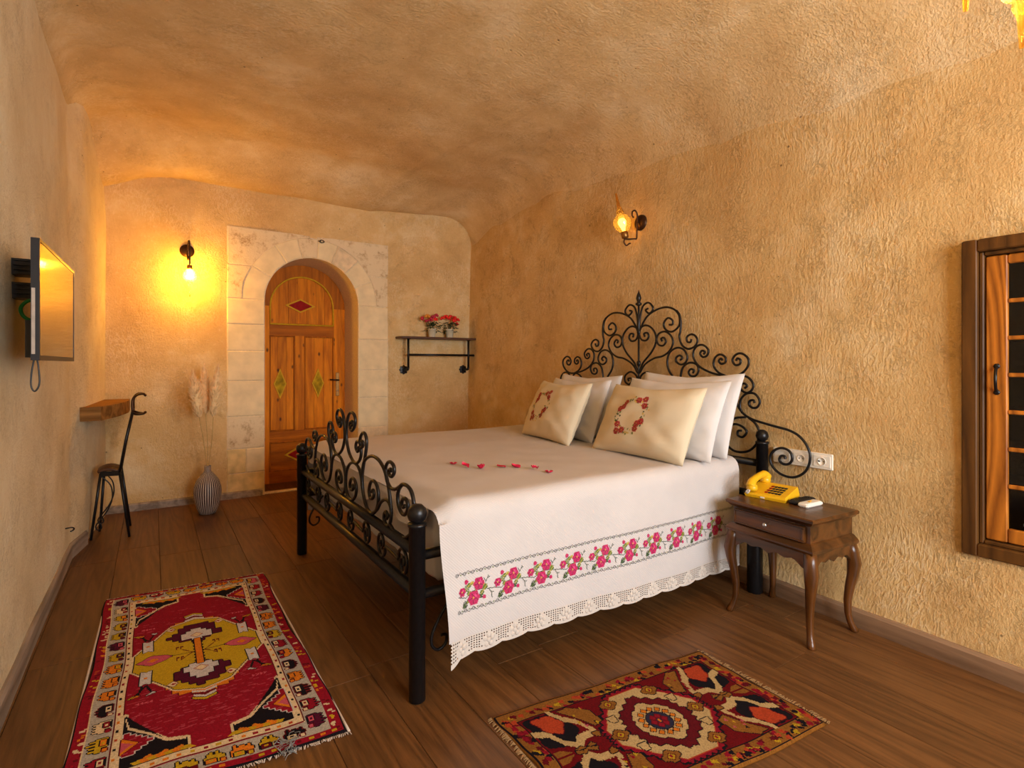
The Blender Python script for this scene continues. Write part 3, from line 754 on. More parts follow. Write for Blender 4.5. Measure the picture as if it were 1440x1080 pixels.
# ---- cross stitch: coloured square stitches on cloth
C_ = dict(r=srgb(196, 16, 92), d=srgb(116, 8, 52), p=srgb(232, 70, 140), g=srgb(96, 120, 44), G=srgb(44, 66, 40), y=srgb(214, 180, 70), k=srgb(70, 72, 70), R=srgb(176, 30, 44), D=srgb(110, 20, 28))
def put_disc(im, cx, cy, r, col, rnd, frac=1.0):
    for y in range(int(cy-r), int(cy+r)+2):
        for x in range(int(cx-r), int(cx+r)+2):
            if (x-cx)**2+(y-cy)**2 <= r*r and rnd.random() < frac: im[(x, y)] = col
def put_line(im, pts, col):
    for (x0, y0), (x1, y1) in zip(pts, pts[1:]):
        n = int(max(abs(x1-x0), abs(y1-y0)))+1
        for i in range(n+1): im[(round(x0+(x1-x0)*i/n), round(y0+(y1-y0)*i/n))] = col
def rose(im, cx, cy, r, rnd, cols='rdp'):
    put_disc(im, cx, cy, r, cols[0], rnd)
    for a in np.linspace(0, 6.28, 7)[:-1]:
        put_disc(im, cx+0.75*r*math.cos(a), cy+0.75*r*math.sin(a), r*0.42, cols[0], rnd)
    for a in np.linspace(0.5, 6.78, 6)[:-1]:
        put_line(im, [(cx+0.25*r*math.cos(a), cy+0.25*r*math.sin(a)), (cx+0.85*r*math.cos(a), cy+0.85*r*math.sin(a))], cols[1])
    put_disc(im, cx+0.3*r, cy-0.3*r, r*0.3, cols[2], rnd, 0.8); put_disc(im, cx, cy, max(1, r*0.2), 'y', rnd, 0.7)
def spray(rnd):
    im = {}; U = lambda x, y: ((x-150)/6.2, (y-310)/6.2)
    put_line(im, [U(150, 470), U(230, 490), U(300, 450), U(390, 450), U(440, 465), U(495, 470)], 'G')
    put_line(im, [U(390, 445), U(420, 405), U(450, 360)], 'G'); put_line(im, [U(425, 400), U(405, 375)], 'G'); put_line(im, [U(440, 378), U(462, 372)], 'G')
    put_line(im, [U(450, 465), U(475, 500), U(482, 545)], 'G'); put_line(im, [U(470, 495), U(495, 505)], 'G')
    for x, y, r, c in ((222, 540, 26, 'G'), (205, 555, 16, 'G'), (238, 420, 26, 'g'), (262, 460, 20, 'g'), (395, 430, 24, 'g'), (372, 505, 22, 'G'), (330, 445, 18, 'g'), (270, 405, 14, 'G'), (410, 455, 14, 'g'), (295, 390, 16, 'y'), (262, 400, 20, 'g'), (420, 440, 20, 'g'), (385, 480, 20, 'g'), (255, 520, 18, 'g')):
        put_disc(im, *U(x, y), r/6.2, c, rnd, 0.9)
        put_line(im, [U(x-r*0.6, y+r*0.6), U(x+r*0.6, y-r*0.6)], 'y' if c == 'g' else 'g')
    rose(im, *U(305, 508), 44/5.4, rnd); rose(im, *U(356, 404), 40/5.4, rnd); rose(im, *U(192, 438), 28/5.4, rnd)
    put_disc(im, *U(238, 368), 18/6.2, 'r', rnd); put_disc(im, *U(405, 522), 17/6.2, 'r', rnd)
    return im
def stitch_mesh(name, im, f, parent, cs):
    """im {(i,j):colour}; f(i,j)->point on the cloth"""
    V = []; F_ = []; cl = []
    for (i, j), c in im.items():
        n = len(V); V += [f(i+a, j+b) for a, b in ((0.06, 0.06), (0.94, 0.06), (0.94, 0.94), (0.06, 0.94))]
        F_.append((n, n+3, n+2, n+1)); cl.append(C_[c])
    o = mk(name, V, F_, M['stitch'], parent)
    at = o.data.color_attributes.new('Col', 'FLOAT_COLOR', 'CORNER')
    at.data.foreach_set('color', np.repeat(np.array(cl, dtype=np.float32), 4, axis=0).ravel()); return o
CS = 0.0028; XB0 = 0.898; ZB = 0.4425; PER = 0.158
rr = random.Random(5); sp_im = spray(rr)
for q in range(11):
    x0 = XB0+q*PER
    if x0+0.14 > 2.58: break
    def f(i, j, x0=x0):
        x = x0+i*CS; z = ZB-j*CS; return (x+0.022*smooth01((0.62-z)/0.4)*smooth01((0.95-x)/0.12), near_y(x, z)-0.0016, z)
    stitch_mesh('rose_spray', sp_im, f, spr, CS)
for zb, sg in ((ZB+0.004, 1), (0.318, -1)):
    im = {}
    n = int((2.56-XB0)/(CS*0.9))
    for i0 in range(0, n-14, 14):
        for t in np.linspace(0, 2*math.pi, 16):
            im[(round(i0+3+2.2*math.cos(t)), round(2.2*math.sin(t)))] = 'k'
        im[(i0+3, 0)] = 'k'
        put_line(im, [(i0+5, 1*sg), (i0+7, -2*sg), (i0+10, -3*sg), (i0+12, -1*sg), (i0+14, 0)], 'k'); put_line(im, [(i0+9, 0), (i0+11, 1*sg)], 'g')
    def f(i, j, zb=zb):
        x = XB0+i*CS*0.9-0.01; z = zb-j*CS*0.9; return (x+0.022*smooth01((0.62-z)/0.4)*smooth01((0.95-x)/0.12), near_y(x, z)-0.0016, z)
    stitch_mesh('scroll_border', im, f, spr, CS)

# ---- pillows
def pillow(name, bottom, Lv, Uv, a, b, T, mat, label, group=None, seed=0, ear=0.04):
    Lv = Vector(Lv).normalized(); Uv = Vector(Uv).normalized(); Nn = Uv.cross(Lv).normalized()
    if Nn.x > 0: Nn = -Nn
    C = Vector(bottom)+Uv*(b*0.97)
    def P(u, v, side):
        th = T*(max(0, 1-abs(u)**2.4)*max(0, 1-abs(v)**2.6))**0.48
        w = 0.013*noise.noise(Vector((u*3+seed*7, v*3, side*2)))*(1-max(abs(u), abs(v))**6)+0.018*noise.noise(Vector((u*1.4+seed, v*5+u*3, 9+side)))*(abs(u)**2)*(1-abs(u)**8)
        p = C+Lv*(u*a*(1-ear*(1-v*v)))+Uv*(v*b*(1-ear*1.3*(1-u*u)))+Nn*(side*(th)+w)
        p.z -= 0.02*(1-abs(u))*max(0, v)**3
        return p
    n = 26; V = []; F_ = []
    for side in (1, -1):
        o0 = len(V)
        for i in range(n+1):
            for j in range(n+1):
                u = -1+2*i/n; v = -1+2*j/n
                u = math.copysign(1-(1-abs(u))**1.5, u); v = math.copysign(1-(1-abs(v))**1.5, v)
                V.append(P(u, v, side))
        for i in range(n):
            for j in range(n):
                q = (o0+i*(n+1)+j, o0+(i+1)*(n+1)+j, o0+(i+1)*(n+1)+j+1, o0+i*(n+1)+j+1)
                F_.append(q if side > 0 else q[::-1])
    root = empty(name, (C.x, C.y, bottom[2]), label, 'pillow', group)
    mk('pillow_case', V, F_, M[mat], root, True)
    return root, P
ZP = ZT+0.004
Rr, Pr = pillow('cushion', (2.145, 2.045, ZP), (-0.02, -1, 0), (0.46, 0, 0.89), 0.330, 0.212, 0.080, 'linen', 'cream linen pillow with a rose wreath, the one beside the nightstand end of the bed', None, 1)
Rl, Pl = pillow('cushion', (2.135, 2.83, ZP), (-0.16, -1, 0), (0.46, 0, 0.89), 0.325, 0.212, 0.080, 'linen', 'cream linen pillow with a rose wreath, the one on the doorway side of the bed', None, 2)
WP = 'white pillow standing behind the cream wreath pillow'
pillow('pillow', (2.318, 2.04, ZP), (0, -1, 0), (0.40, 0, 0.92), 0.350, 0.225, 0.066, 'sheet', 'white pillow sandwiched between the nightstand-side wreath pillow and the rearmost pillow', None, 3)
pillow('pillow', (2.482, 2.06, ZP), (0, -1, 0), (0.34, 0, 0.94), 0.350, 0.238, 0.066, 'sheet', 'white pillow resting against the headboard, nightstand side', None, 4)
pillow('pillow', (2.318, 2.86, ZP), (-0.12, -1, 0), (0.40, 0, 0.92), 0.345, 0.215, 0.066, 'sheet', 'white pillow sandwiched between the doorway-side wreath pillow and the rearmost pillow', None, 5)
pillow('pillow', (2.486, 2.93, ZP), (-0.08, -1, 0), (0.34, 0, 0.94), 0.350, 0.225, 0.066, 'sheet', 'white pillow resting against the headboard, doorway side', None, 6)
def wreath(root, P, u0, v0, a, b, seed):
    rn = random.Random(seed); im = {}; c = 40
    for k in range(90):
        t = 2*math.pi*k/90; put_disc(im, c+25*math.cos(t)+rn.uniform(-5, 5), c+25*math.sin(t)+rn.uniform(-5, 5), 1.6, rn.choice('ggGy'), rn, 0.75)
    for t0 in (0.6, 2.2, 3.75, 5.3):
        for dt, rr_ in ((-0.27, 25), (0.27, 25), (0.0, 32 if t0 in (2.2, 5.3) else 21)):
            rose(im, c+rr_*math.cos(t0+dt), c+rr_*math.sin(t0+dt), 4.4, rn, 'RDR')
    cs = 0.0040
    def f(i, j):
        p = P(u0+(i-c)*cs/a, v0-(j-c)*cs/b, 1); q = P(u0, v0, 1)
        e = P(u0+0.02, v0, 1)-q; e2 = P(u0, v0+0.02, 1)-q; nn = e.cross(e2).normalized()
        if nn.x > 0: nn = -nn
        return p+nn*0.0016
    stitch_mesh('rose_wreath', im, f, root, cs)
wreath(Rr, Pr, -0.14, -0.02, 0.330, 0.212, 1); wreath(Rl, Pl, -0.26, 0.0, 0.325, 0.212, 2)

# ---- rose petals on the bedspread
for q, (x, y) in enumerate(((270,160),(390,190),(550,205),(755,200),(905,197),(1095,220),(1238,248))):
    p = on_z(600+x/7.2, 630+y/7.2, 0.708); V = []; F_ = []; rn = random.Random(q); n = 7; ry = rn.uniform(0, 3.1); lift = rn.uniform(0.012, 0.020)
    for s in (0, 1):
        for i in range(n+1):
            for j in range(n+1):
                u = -1+2*i/n; v = -1+2*j/n; w = 0.019*(1-0.45*(v > 0)*v*v); rr2 = math.sqrt(max(0, 1-v*v*0.9))
                lx, ly = u*w*rr2, v*0.021; lz = lift*(abs(u)**2*0.8+0.6*max(0, v)**2)*(1 if q % 3 else 0.5)+lift*0.5*(q % 2)*(1-u*u)*(1-v*v)+s*0.0009
                V.append((p.x+lx*math.cos(ry)-ly*math.sin(ry), p.y+lx*math.sin(ry)+ly*math.cos(ry), top_z(p.x, p.y)+0.0015+lz))
        o0 = s*(n+1)**2
        for i in range(n):
            for j in range(n):
                f4 = (o0+i*(n+1)+j, o0+(i+1)*(n+1)+j, o0+(i+1)*(n+1)+j+1, o0+i*(n+1)+j+1); F_.append(f4 if s else f4[::-1])
    tag(mk('rose_petal', V, F_, M['petal'], None, True, origin=(p.x, p.y, 0.708)), 'crimson rose petal, one of a row lying on the bedspread', 'petal', 'rose petals on the bedspread')

# ================================================================== NIGHTSTAND AND WHAT STANDS ON IT
NS_RZ = math.radians(-5)
ns = empty('nightstand', (2.482, 1.380, 0), 'dark walnut nightstand with a drawer and curved legs beside the bed', 'nightstand', rz=NS_RZ)
HWY, HDX, NT = 0.217, 0.170, 0.545       # half width (local y), half depth (local x, front at -x), top height
def nsb(name, mat, g, parent=ns, smooth=False): return g.build(name, M[mat], parent, smooth, local=True)
def slab(prof):
    """stack of bevelled rectangles: (z, overhang)"""
    V = []; F_ = []
    for z, e in prof: V += [(-HDX-e, -HWY-e, z), (HDX+e*0.3, -HWY-e, z), (HDX+e*0.3, HWY+e, z), (-HDX-e, HWY+e, z)]
    for k in range(len(prof)-1):
        for i in range(4): F_.append((k*4+i, k*4+(i+1) % 4, k*4+4+(i+1) % 4, k*4+4+i))
    F_ += [(3,2,1,0), tuple(range(len(prof)*4-4, len(prof)*4))]
    return G().add(V, F_)
nsb('tabletop', 'walnut', slab([(0.510, -0.022), (0.516, -0.014), (0.524, -0.006), (0.530, 0.002), (0.540, 0.003), (NT, -0.002)]))
bx = nsb('case', 'walnut', slab([(0.430, -0.024), (0.511, -0.024)]))
nsb('base_moulding', 'walnut', slab([(0.395, -0.002), (0.405, 0.002), (0.412, 0.001), (0.430, -0.014), (0.436, -0.022)]))
dw = nsb('drawer', 'walnut', G().box(-HDX+0.012, -HDX+0.030, -HWY+0.045, HWY-0.035, 0.436, 0.505, 0.004))
g = G(); x0 = -HDX+0.008
for a, b, c, d in ((-HWY+0.045, HWY-0.035, 0.436, 0.445), (-HWY+0.045, HWY-0.035, 0.496, 0.505), (-HWY+0.045, -HWY+0.056, 0.445, 0.496), (HWY-0.046, HWY-0.035, 0.445, 0.496)): g.box(x0, x0+0.012, a, b, c, d, 0.003)
nsb('drawer_moulding', 'walnut', g, dw)
nsb('knob', 'steel', G().lathe([(0.004, 0), (0.004, 0.008), (0.010, 0.013), (0.010, 0.019), (0.004, 0.023)], (-HDX+0.012, 0.005, 0.470), (-1, 0, 0), 12), dw, True)
# aprons with a shaped lower edge
def apron(axis, at, half, depth):
    pts = [(-half, 0.396)]; m = 24
    for i in range(m+1):
        t = -1+2*i/m; a = abs(t); z = 0.325+0.035*smooth01((0.92-a)/0.35)-0.018*math.exp(-(t/0.12)**2)-0.012*math.exp(-((a-0.42)/0.14)**2)
        if a > 0.93: z = 0.30
        pts.append((t*half, z))
    pts.append((half, 0.396))
    if axis == 'y': return G().prism(pts[::-1], lambda a, b: (at, a, b), lambda a, b: (at+depth, a, b))
    return G().prism(pts, lambda a, b: (a, at, b), lambda a, b: (a, at+depth, b))
nsb('apron', 'walnut', apron('y', -HDX+0.010, HWY-0.02, 0.018)); nsb('apron', 'walnut', apron('y', HDX-0.03, HWY-0.02, 0.018))
nsb('apron', 'walnut', apron('x', -HWY+0.010, HDX-0.02, 0.018)); nsb('apron', 'walnut', apron('x', HWY-0.028, HDX-0.02, 0.018))
def cab_leg(sx, sy):
    pr = [(0.400, -0.014, 0.024), (0.36, -0.008, 0.026), (0.31, 0.000, 0.027), (0.26, -0.004, 0.0225), (0.20, -0.014, 0.0185), (0.14, -0.021, 0.0155), (0.08, -0.020, 0.0135), (0.045, -0.014, 0.013), (0.02, -0.005, 0.0155), (0.006, 0.0, 0.017), (0.0, 0.0, 0.014)]
    V = []; F_ = []; n = 12
    for z, o, r in pr:
        cx = sx*(HDX-0.012+o*0.9); cy = sy*(HWY-0.012+o*0.9)
        for k in range(n):
            a = 2*math.pi*k/n; q = 1/max(abs(math.cos(a)), abs(math.sin(a)))**0.45
            V.append((cx+r*q*math.cos(a), cy+r*q*math.sin(a), z))
    for k in range(len(pr)-1):
        for i in range(n): F_.append((k*n+i, (k+1)*n+i, (k+1)*n+(i+1) % n, k*n+(i+1) % n))
    F_ += [tuple(range(n)), tuple(range(len(pr)*n-1, len(pr)*n-n-1, -1))]
    nsb('leg', 'walnut_v', G().add(V, F_), ns, True)
for sx in (-1, 1):
    for sy in (-1, 1): cab_leg(sx, sy)
# yellow telephone
PZ = NT
tp = on_z(1092, 697, PZ)
ph = empty('telephone', (2.540, 1.502, PZ), 'yellow push-button desk telephone on the nightstand', 'telephone', rz=math.radians(-84))
def loc(name, mat, g, parent, smooth=False): return g.build(name, M[mat], parent, smooth, local=True)
V = [(-0.095, -0.075, 0), (0.095, -0.075, 0), (0.095, 0.075, 0), (-0.095, 0.075, 0), (-0.10, -0.078, 0.012), (0.10, -0.078, 0.012), (0.10, 0.078, 0.012), (-0.10, 0.078, 0.012),
     (-0.094, -0.072, 0.022), (0.094, -0.072, 0.022), (0.094, 0.070, 0.055), (-0.094, 0.070, 0.055)]
F_ = [(3,2,1,0), (0,1,5,4), (1,2,6,5), (2,3,7,6), (3,0,4,7), (4,5,9,8), (5,6,10,9), (6,7,11,10), (7,4,8,11), (8,9,10,11)]
pb = loc('phone_body', 'yellow_p', G().add(V, F_), ph)
hs = catmull([(-0.066, -0.078, 0.052), (-0.068, -0.062, 0.072), (-0.068, -0.02, 0.086), (-0.068, 0.03, 0.093), (-0.068, 0.066, 0.092), (-0.066, 0.085, 0.076)], 5)
rad = [0.026-0.010*math.sin(math.pi*i/(len(hs)-1)) for i in range(len(hs))]
hd = loc('handset', 'yellow_p', G().tube(hs, rad, 12), ph, True)
for yy, zz in ((-0.066, 0.042), (0.074, 0.062)): loc('ear_cup', 'yellow_p', G().lathe([(0.020, 0), (0.026, 0.008), (0.024, 0.030)], (-0.066, yy, zz-0.012), n=14), hd, True)
for i in range(4):
    for j in range(5):
        x = 0.000+j*0.016-0.006; y = -0.045+i*0.024; z = 0.022+(y+0.072)/0.142*0.033
        loc('button', 'black' if j else 'redp', G().box(x-0.0055, x+0.0055, y-0.007, y+0.007, z-0.001, z+0.004), pb)
loc('logo_plate', 'white_p', G().box(-0.02, 0.0, -0.0785, -0.077, 0.004, 0.011), pb)
cd = [(-0.066+0.0, -0.09, 0.035)]
for i in range(60):
    t = i/59; cd.append((-0.07-0.05*t+0.007*math.cos(i*1.3), -0.095+0.02*t+0.10*t*t, 0.010+0.022*(1-t)**2+0.007*math.sin(i*1.3)))
loc('coiled_cord', 'white_p', G().tube(catmull(cd, 2), 0.0018, 5), hd, True)
def remote(name, label, loc_, rz, lx, ly, lz, mat, btns, bm):
    r = empty(name, loc_, label, 'remote', rz=rz)
    b = loc('remote_body', mat, G().box(-lx/2, lx/2, -ly/2, ly/2, 0, lz, lz*0.3), r)
    for x, y, w, h in btns: loc('button', bm, G().box(x-w/2, x+w/2, y-h/2, y+h/2, lz-0.001, lz+0.0018), b)
    return r
pb_ = on_z(1112, 703, NT+0.01); pw = on_z(1131, 707, NT+0.01)
remote('remote_control', 'black television remote control between the telephone and the white remote', (2.560, 1.363, NT), math.radians(-4), 0.155, 0.046, 0.018, 'black', [(-0.06+i*0.014, -0.013+j*0.013, 0.008, 0.008) for i in range(9) for j in range(3)], 'iron')
remote('remote_control', 'white rounded air conditioner remote control on the nightstand', (2.528, 1.308, NT), math.radians(-4), 0.125, 0.048, 0.020, 'white_p', [(-0.01, 0, 0.012, 0.012), (0.012, 0.006, 0.010, 0.008)], 'gold')

# wall sockets
pa, pc = on_x(1089, 630, 2.80), on_x(1172, 663, 2.80)
sx = wall_right_x(1.49, 0.71)-0.004
so = empty('socket_plate', (sx, 1.49, 0.70), 'white triple wall socket plate above the nightstand', 'socket')
y0, y1, z0, z1 = pc.y, 1.645, 0.672, 0.752
G().box(sx-0.012, sx+0.03, y0, y1, z0, z1, 0.003).build('plate', M['white_p'], so)
wdt = (y1-y0)/3
for i in range(3):
    a = y0+i*wdt+0.010; b = y0+(i+1)*wdt-0.010
    ins_ = G().box(sx-0.015, sx-0.011, a, b, z0+0.012, z1-0.012, 0.001).build('insert', M['white_p'], so)
    cy, cz = (a+b)/2, (z0+z1)/2
    if i < 2:
        G().lathe([(0.020, 0), (0.020, 0.003), (0.018, 0.003), (0.018, 0.0005)], (sx-0.015, cy, cz), (-1, 0, 0), 18).build('socket_ring', M['white_p'], ins_, True)
        for d in (-0.009, 0.009): G().lathe([(0.003, 0), (0.003, 0.0012)], (sx-0.0155, cy+d, cz), (-1, 0, 0), 8).build('pin_hole', M['black'], ins_)
    if i == 0: G().box(sx-0.0165, sx-0.0145, cy+0.012, cy+0.022, cz-0.005, cz+0.005).build('jack', M['black'], ins_)

# ================================================================== TELEVISION
tv = empty('television', (-0.31, 2.63, 1.2), 'flat black television on the pale rock wall reflecting amber light', 'television')
p0 = Vector((-0.302, 2.262)); p1 = Vector((-0.287, 3.010)); dd = (p1-p0).normalized(); nn = Vector((dd.y, -dd.x))
def tvp(s, d, z): q = p0+dd*s+nn*d; return (q.x, q.y, z)
def tvbox(s0, s1, d0, d1, z0, z1):
    V = [tvp(s, d, z) for z in (z0, z1) for s, d in ((s0, d0), (s0, d1), (s1, d1), (s1, d0))]
    return G().add(V, [(3,2,1,0), (4,5,6,7), (0,1,5,4), (1,2,6,5), (2,3,7,6), (3,0,4,7)])
TW = (p1-p0).length; TZ0, TZ1 = 1.212, 1.602
tvbox(0, TW, -0.020, -0.001, TZ0, TZ1).build('tv_body', M['black'], tv)
tvbox(0.10, TW-0.10, -0.050, -0.020, TZ0+0.01, 1.345).build('tv_back', M['black'], tv)
g = G()
for a, b, c, d in ((0, 0.010, TZ0, TZ1), (TW-0.010, TW, TZ0, TZ1), (0.010, TW-0.010, TZ1-0.010, TZ1), (0.010, TW-0.010, TZ0, TZ0+0.016)):
    g.add(*(lambda q: (q.V, q.F))(tvbox(a, b, -0.001, 0.002, c, d)))
g.build('bezel', M['black'], tv)
tvbox(-0.001, 0.0, -0.018, -0.009, TZ0+0.02, TZ1-0.16).build('chrome_edge', M['steel'], tv)
tvbox(0.010, TW-0.010, -0.001, 0.0005, TZ0+0.016, TZ1-0.010).build('screen', M['screen'], tv)
for zc in (1.560, 1.472):
    br = G().box(-0.44, -0.335, 2.66, 2.74, zc-0.030, zc+0.030)
    for k in range(4): br.box(-0.425, -0.340, 2.648, 2.662, zc-0.029+k*0.0165, zc-0.022+k*0.0165)
    br.build('wall_bracket', M['black'], tv)
cb = G().tube(catmull([(-0.345, 2.62, 1.432), (-0.375, 2.60, 1.430), (-0.396, 2.60, 1.405), (-0.392, 2.60, 1.378), (-0.375, 2.60, 1.362), (-0.345, 2.62, 1.358)], 6), 0.006, 8).build('green_cable', M['green_p'], tv, True)
G().tube(catmull([(-0.318, 2.30, TZ0+0.01), (-0.325, 2.30, 1.17), (-0.326, 2.30, 1.13), (-0.317, 2.30, 1.112), (-0.306, 2.30, 1.135), (-0.307, 2.30, 1.18), (-0.312, 2.30, TZ0+0.01)], 6), 0.0025, 6).build('hanging_wire', M['black'], tv, True)
hk = on_x(98, 745, -0.41)
tag(G().tube(catmull([(-0.43, hk.y, hk.z+0.01), (-0.40, hk.y, hk.z+0.012), (-0.39, hk.y+0.01, hk.z), (-0.40, hk.y+0.02, hk.z-0.012), (-0.405, hk.y, hk.z-0.01)], 5), 0.004, 6).build('wall_hook', M['iron'], None, True, origin=tuple(hk)), 'small black hook low on the pale rock wall', 'hook')

# ================================================================== RUGS
PAL = {k: np.array(srgb(*v)) for k, v in dict(crim=(148, 18, 38), dred=(104, 14, 24), blk=(24, 18, 24), cream=(226, 200, 158), gold=(198, 160, 30), orange=(222, 124, 30), grey=(178, 168, 154), pink=(200, 84, 100), plum=(84, 14, 42), white=(206, 196, 190), tan=(176, 116, 50), rust=(190, 70, 36), navy=(46, 44, 66)).items()}
class Canvas:
    def __init__(s, w, h, base):
        s.w, s.h = w, h; s.a = np.zeros((h, w, 4), np.float32); s.a[:] = PAL[base]
        s.S, s.T = np.meshgrid((np.arange(w)+0.5)/w, (np.arange(h)+0.5)/h)
    def mask(s, pts, q=1):
        S0, T0 = s.S, s.T
        if q > 1:
            i = (np.arange(s.w)//q*q+q/2)/s.w; j = (np.arange(s.h)//q*q+q/2)/s.h; S0, T0 = np.meshgrid(i, j)
        m = np.zeros((s.h, s.w), bool); n = len(pts)
        for i in range(n):
            (x0, y0), (x1, y1) = pts[i], pts[(i+1) % n]
            if y0 == y1: continue
            c = ((T0 >= min(y0, y1)) & (T0 < max(y0, y1))); xi = x0+(T0-y0)*(x1-x0)/(y1-y0); m ^= c & (S0 < xi)
        return m
    def poly(s, pts, col, out=None, ow=1, sym='', q=1):
        V = [pts]
        if 'x' in sym: V += [[(1-x, y) for x, y in p] for p in V]
        if 'y' in sym: V += [[(x, 1-y) for x, y in p] for p in V]
        for p in V:
            m = s.mask(p, q)
            if out:
                d = m.copy()
                for _ in range(ow):
                    e = d.copy(); e[1:] |= d[:-1]; e[:-1] |= d[1:]; e[:, 1:] |= d[:, :-1]; e[:, :-1] |= d[:, 1:]; d = e
                s.a[d] = PAL[out]
            s.a[m] = PAL[col]
    def rect(s, x0, x1, y0, y1, col, sym='', out=None): s.poly([(x0, y0), (x1, y0), (x1, y1), (x0, y1)], col, out, 1, sym)
def jag(pts, n, amp, phase=0):
    """stepped/saw-tooth version of a closed outline"""
    o = []
    cx = sum(p[0] for p in pts)/len(pts); cy = sum(p[1] for p in pts)/len(pts)
    for i in range(len(pts)):
        (x0, y0), (x1, y1) = pts[i], pts[(i+1) % len(pts)]
        for k in range(n):
            for t, q in ((k/n, 1.0), ((k+0.5)/n, 1.0+amp)):
                x, y = x0+(x1-x0)*t, y0+(y1-y0)*t; o.append((cx+(x-cx)*q, cy+(y-cy)*q))
    return o
def rug_mesh(root, quad, cv, z):
    """quad corners in world: (s,t)=(0,0),(1,0),(1,1),(0,1)"""
    h, w = cv.a.shape[:2]; q = [Vector(p) for p in quad]; rn = random.Random(1)
    t = np.linspace(0, 1, h+1)[:, None]; s = np.linspace(0, 1, w+1)[None, :]
    X = (q[0].x*(1-s)+q[1].x*s)*(1-t)+(q[3].x*(1-s)+q[2].x*s)*t; Y = (q[0].y*(1-s)+q[1].y*s)*(1-t)+(q[3].y*(1-s)+q[2].y*s)*t
    wob = 0.006*np.sin(t*9+1)+0.003*np.sin(t*23); X = X+wob*(2*s-1); Y = Y+0.004*np.sin(s*11)*(1-2*t)
    Z = np.full(X.shape, z)+0.0015*np.sin(X*31)*np.sin(Y*27)
    edge = np.minimum(np.minimum(s, 1-s)*w, np.minimum(t, 1-t)*h); Z = np.where(edge < 1, 0.0015, Z)
    V = np.stack([X-root.location.x, Y-root.location.y, Z], -1).reshape(-1, 3)
    idx = np.arange((h+1)*(w+1)).reshape(h+1, w+1)
    Fq = np.stack([idx[:-1, :-1], idx[1:, :-1], idx[1:, 1:], idx[:-1, 1:]], -1).reshape(-1, 4)
    me = bpy.data.meshes.new('pile'); me.vertices.add(len(V)); me.vertices.foreach_set('co', V.ravel().astype(np.float32))
    me.loops.add(Fq.size); me.loops.foreach_set('vertex_index', Fq.ravel().astype(np.int32))
    me.polygons.add(len(Fq)); me.polygons.foreach_set('loop_start', np.arange(0, Fq.size, 4, dtype=np.int32))
    me.update(calc_edges=True); me.validate()
    at = me.color_attributes.new('Col', 'FLOAT_COLOR', 'CORNER'); at.data.foreach_set('color', np.repeat(cv.a.reshape(-1, 4), 4, axis=0).ravel().astype(np.float32))
    me.materials.append(M['rug']); o = bpy.data.objects.new('pile', me); COL.objects.link(o); o.parent = root; return o
def fringe(root, a, b, out, n, ln, seed, mat='fringe'):
    rn = random.Random(seed); g = G(); a, b, out = Vector(a), Vector(b), Vector(out)
    for i in range(n):
        p = a+(b-a)*(i+rn.random()*0.6)/n; d = out*(ln*rn.uniform(0.5, 1.1))+(b-a).normalized()*rn.uniform(-0.008, 0.008)
        g.tube([(p.x, p.y, 0.004), (p.x+d.x*0.5, p.y+d.y*0.5, 0.0055), (p.x+d.x, p.y+d.y, 0.002)], 0.0016, 3, False)
    o = g.build('fringe', M[mat], root); o['kind'] = 'stuff'; return o
def selvedge(root, a, b, r=0.0045):
    a, b = Vector(a), Vector(b); g = G(); pts = []
    for i in range(30):
        t = i/29; p = a+(b-a)*t; w = 0.006*math.sin(t*9+1)+0.003*math.sin(t*23); pts.append((p.x, p.y, r*0.9))
    g.tube(pts, r, 6).build('selvedge', M['fringe'], root, True)

# --- large crimson rug with a yellow medallion
cv = Canvas(190, 410, 'crim'); rn = random.Random(21)
A_ = 0.73/1.6
cv.rect(0, 1, 0, 1, 'blk'); cv.rect(0.012, 0.988, 0.006, 0.994, 'crim')
for i in range(44):                      # outer red guard with flecks
    t = 0.01+i*0.0225
    for s0 in (0.018, 0.942):
        c = rn.choice(['orange', 'cream', 'dred', 'dred', 'crim', 'rust', 'gold'])
        for q in range(3):
            y = t+rn.random()*0.014; x = s0+rn.random()*0.03; cv.rect(x, x+0.014, y, y+0.006, c)
for i in range(20):
    s0 = 0.03+i*0.048
    for t0 in (0.008, 0.982):
        c = rn.choice(['orange', 'gold', 'dred', 'crim']); cv.rect(s0, s0+0.02, t0, t0+0.008, c)
for s0, s1 in ((0.060, 0.145), (0.855, 0.940)):
    cv.rect(s0-0.006, s1+0.002, 0.020, 0.978, 'cream'); cv.rect(s0, s1, 0.022, 0.976, 'grey')
for t0, t1 in ((0.020, 0.060), (0.930, 0.978)): cv.rect(0.056, 0.944, t0, t1, 'grey')
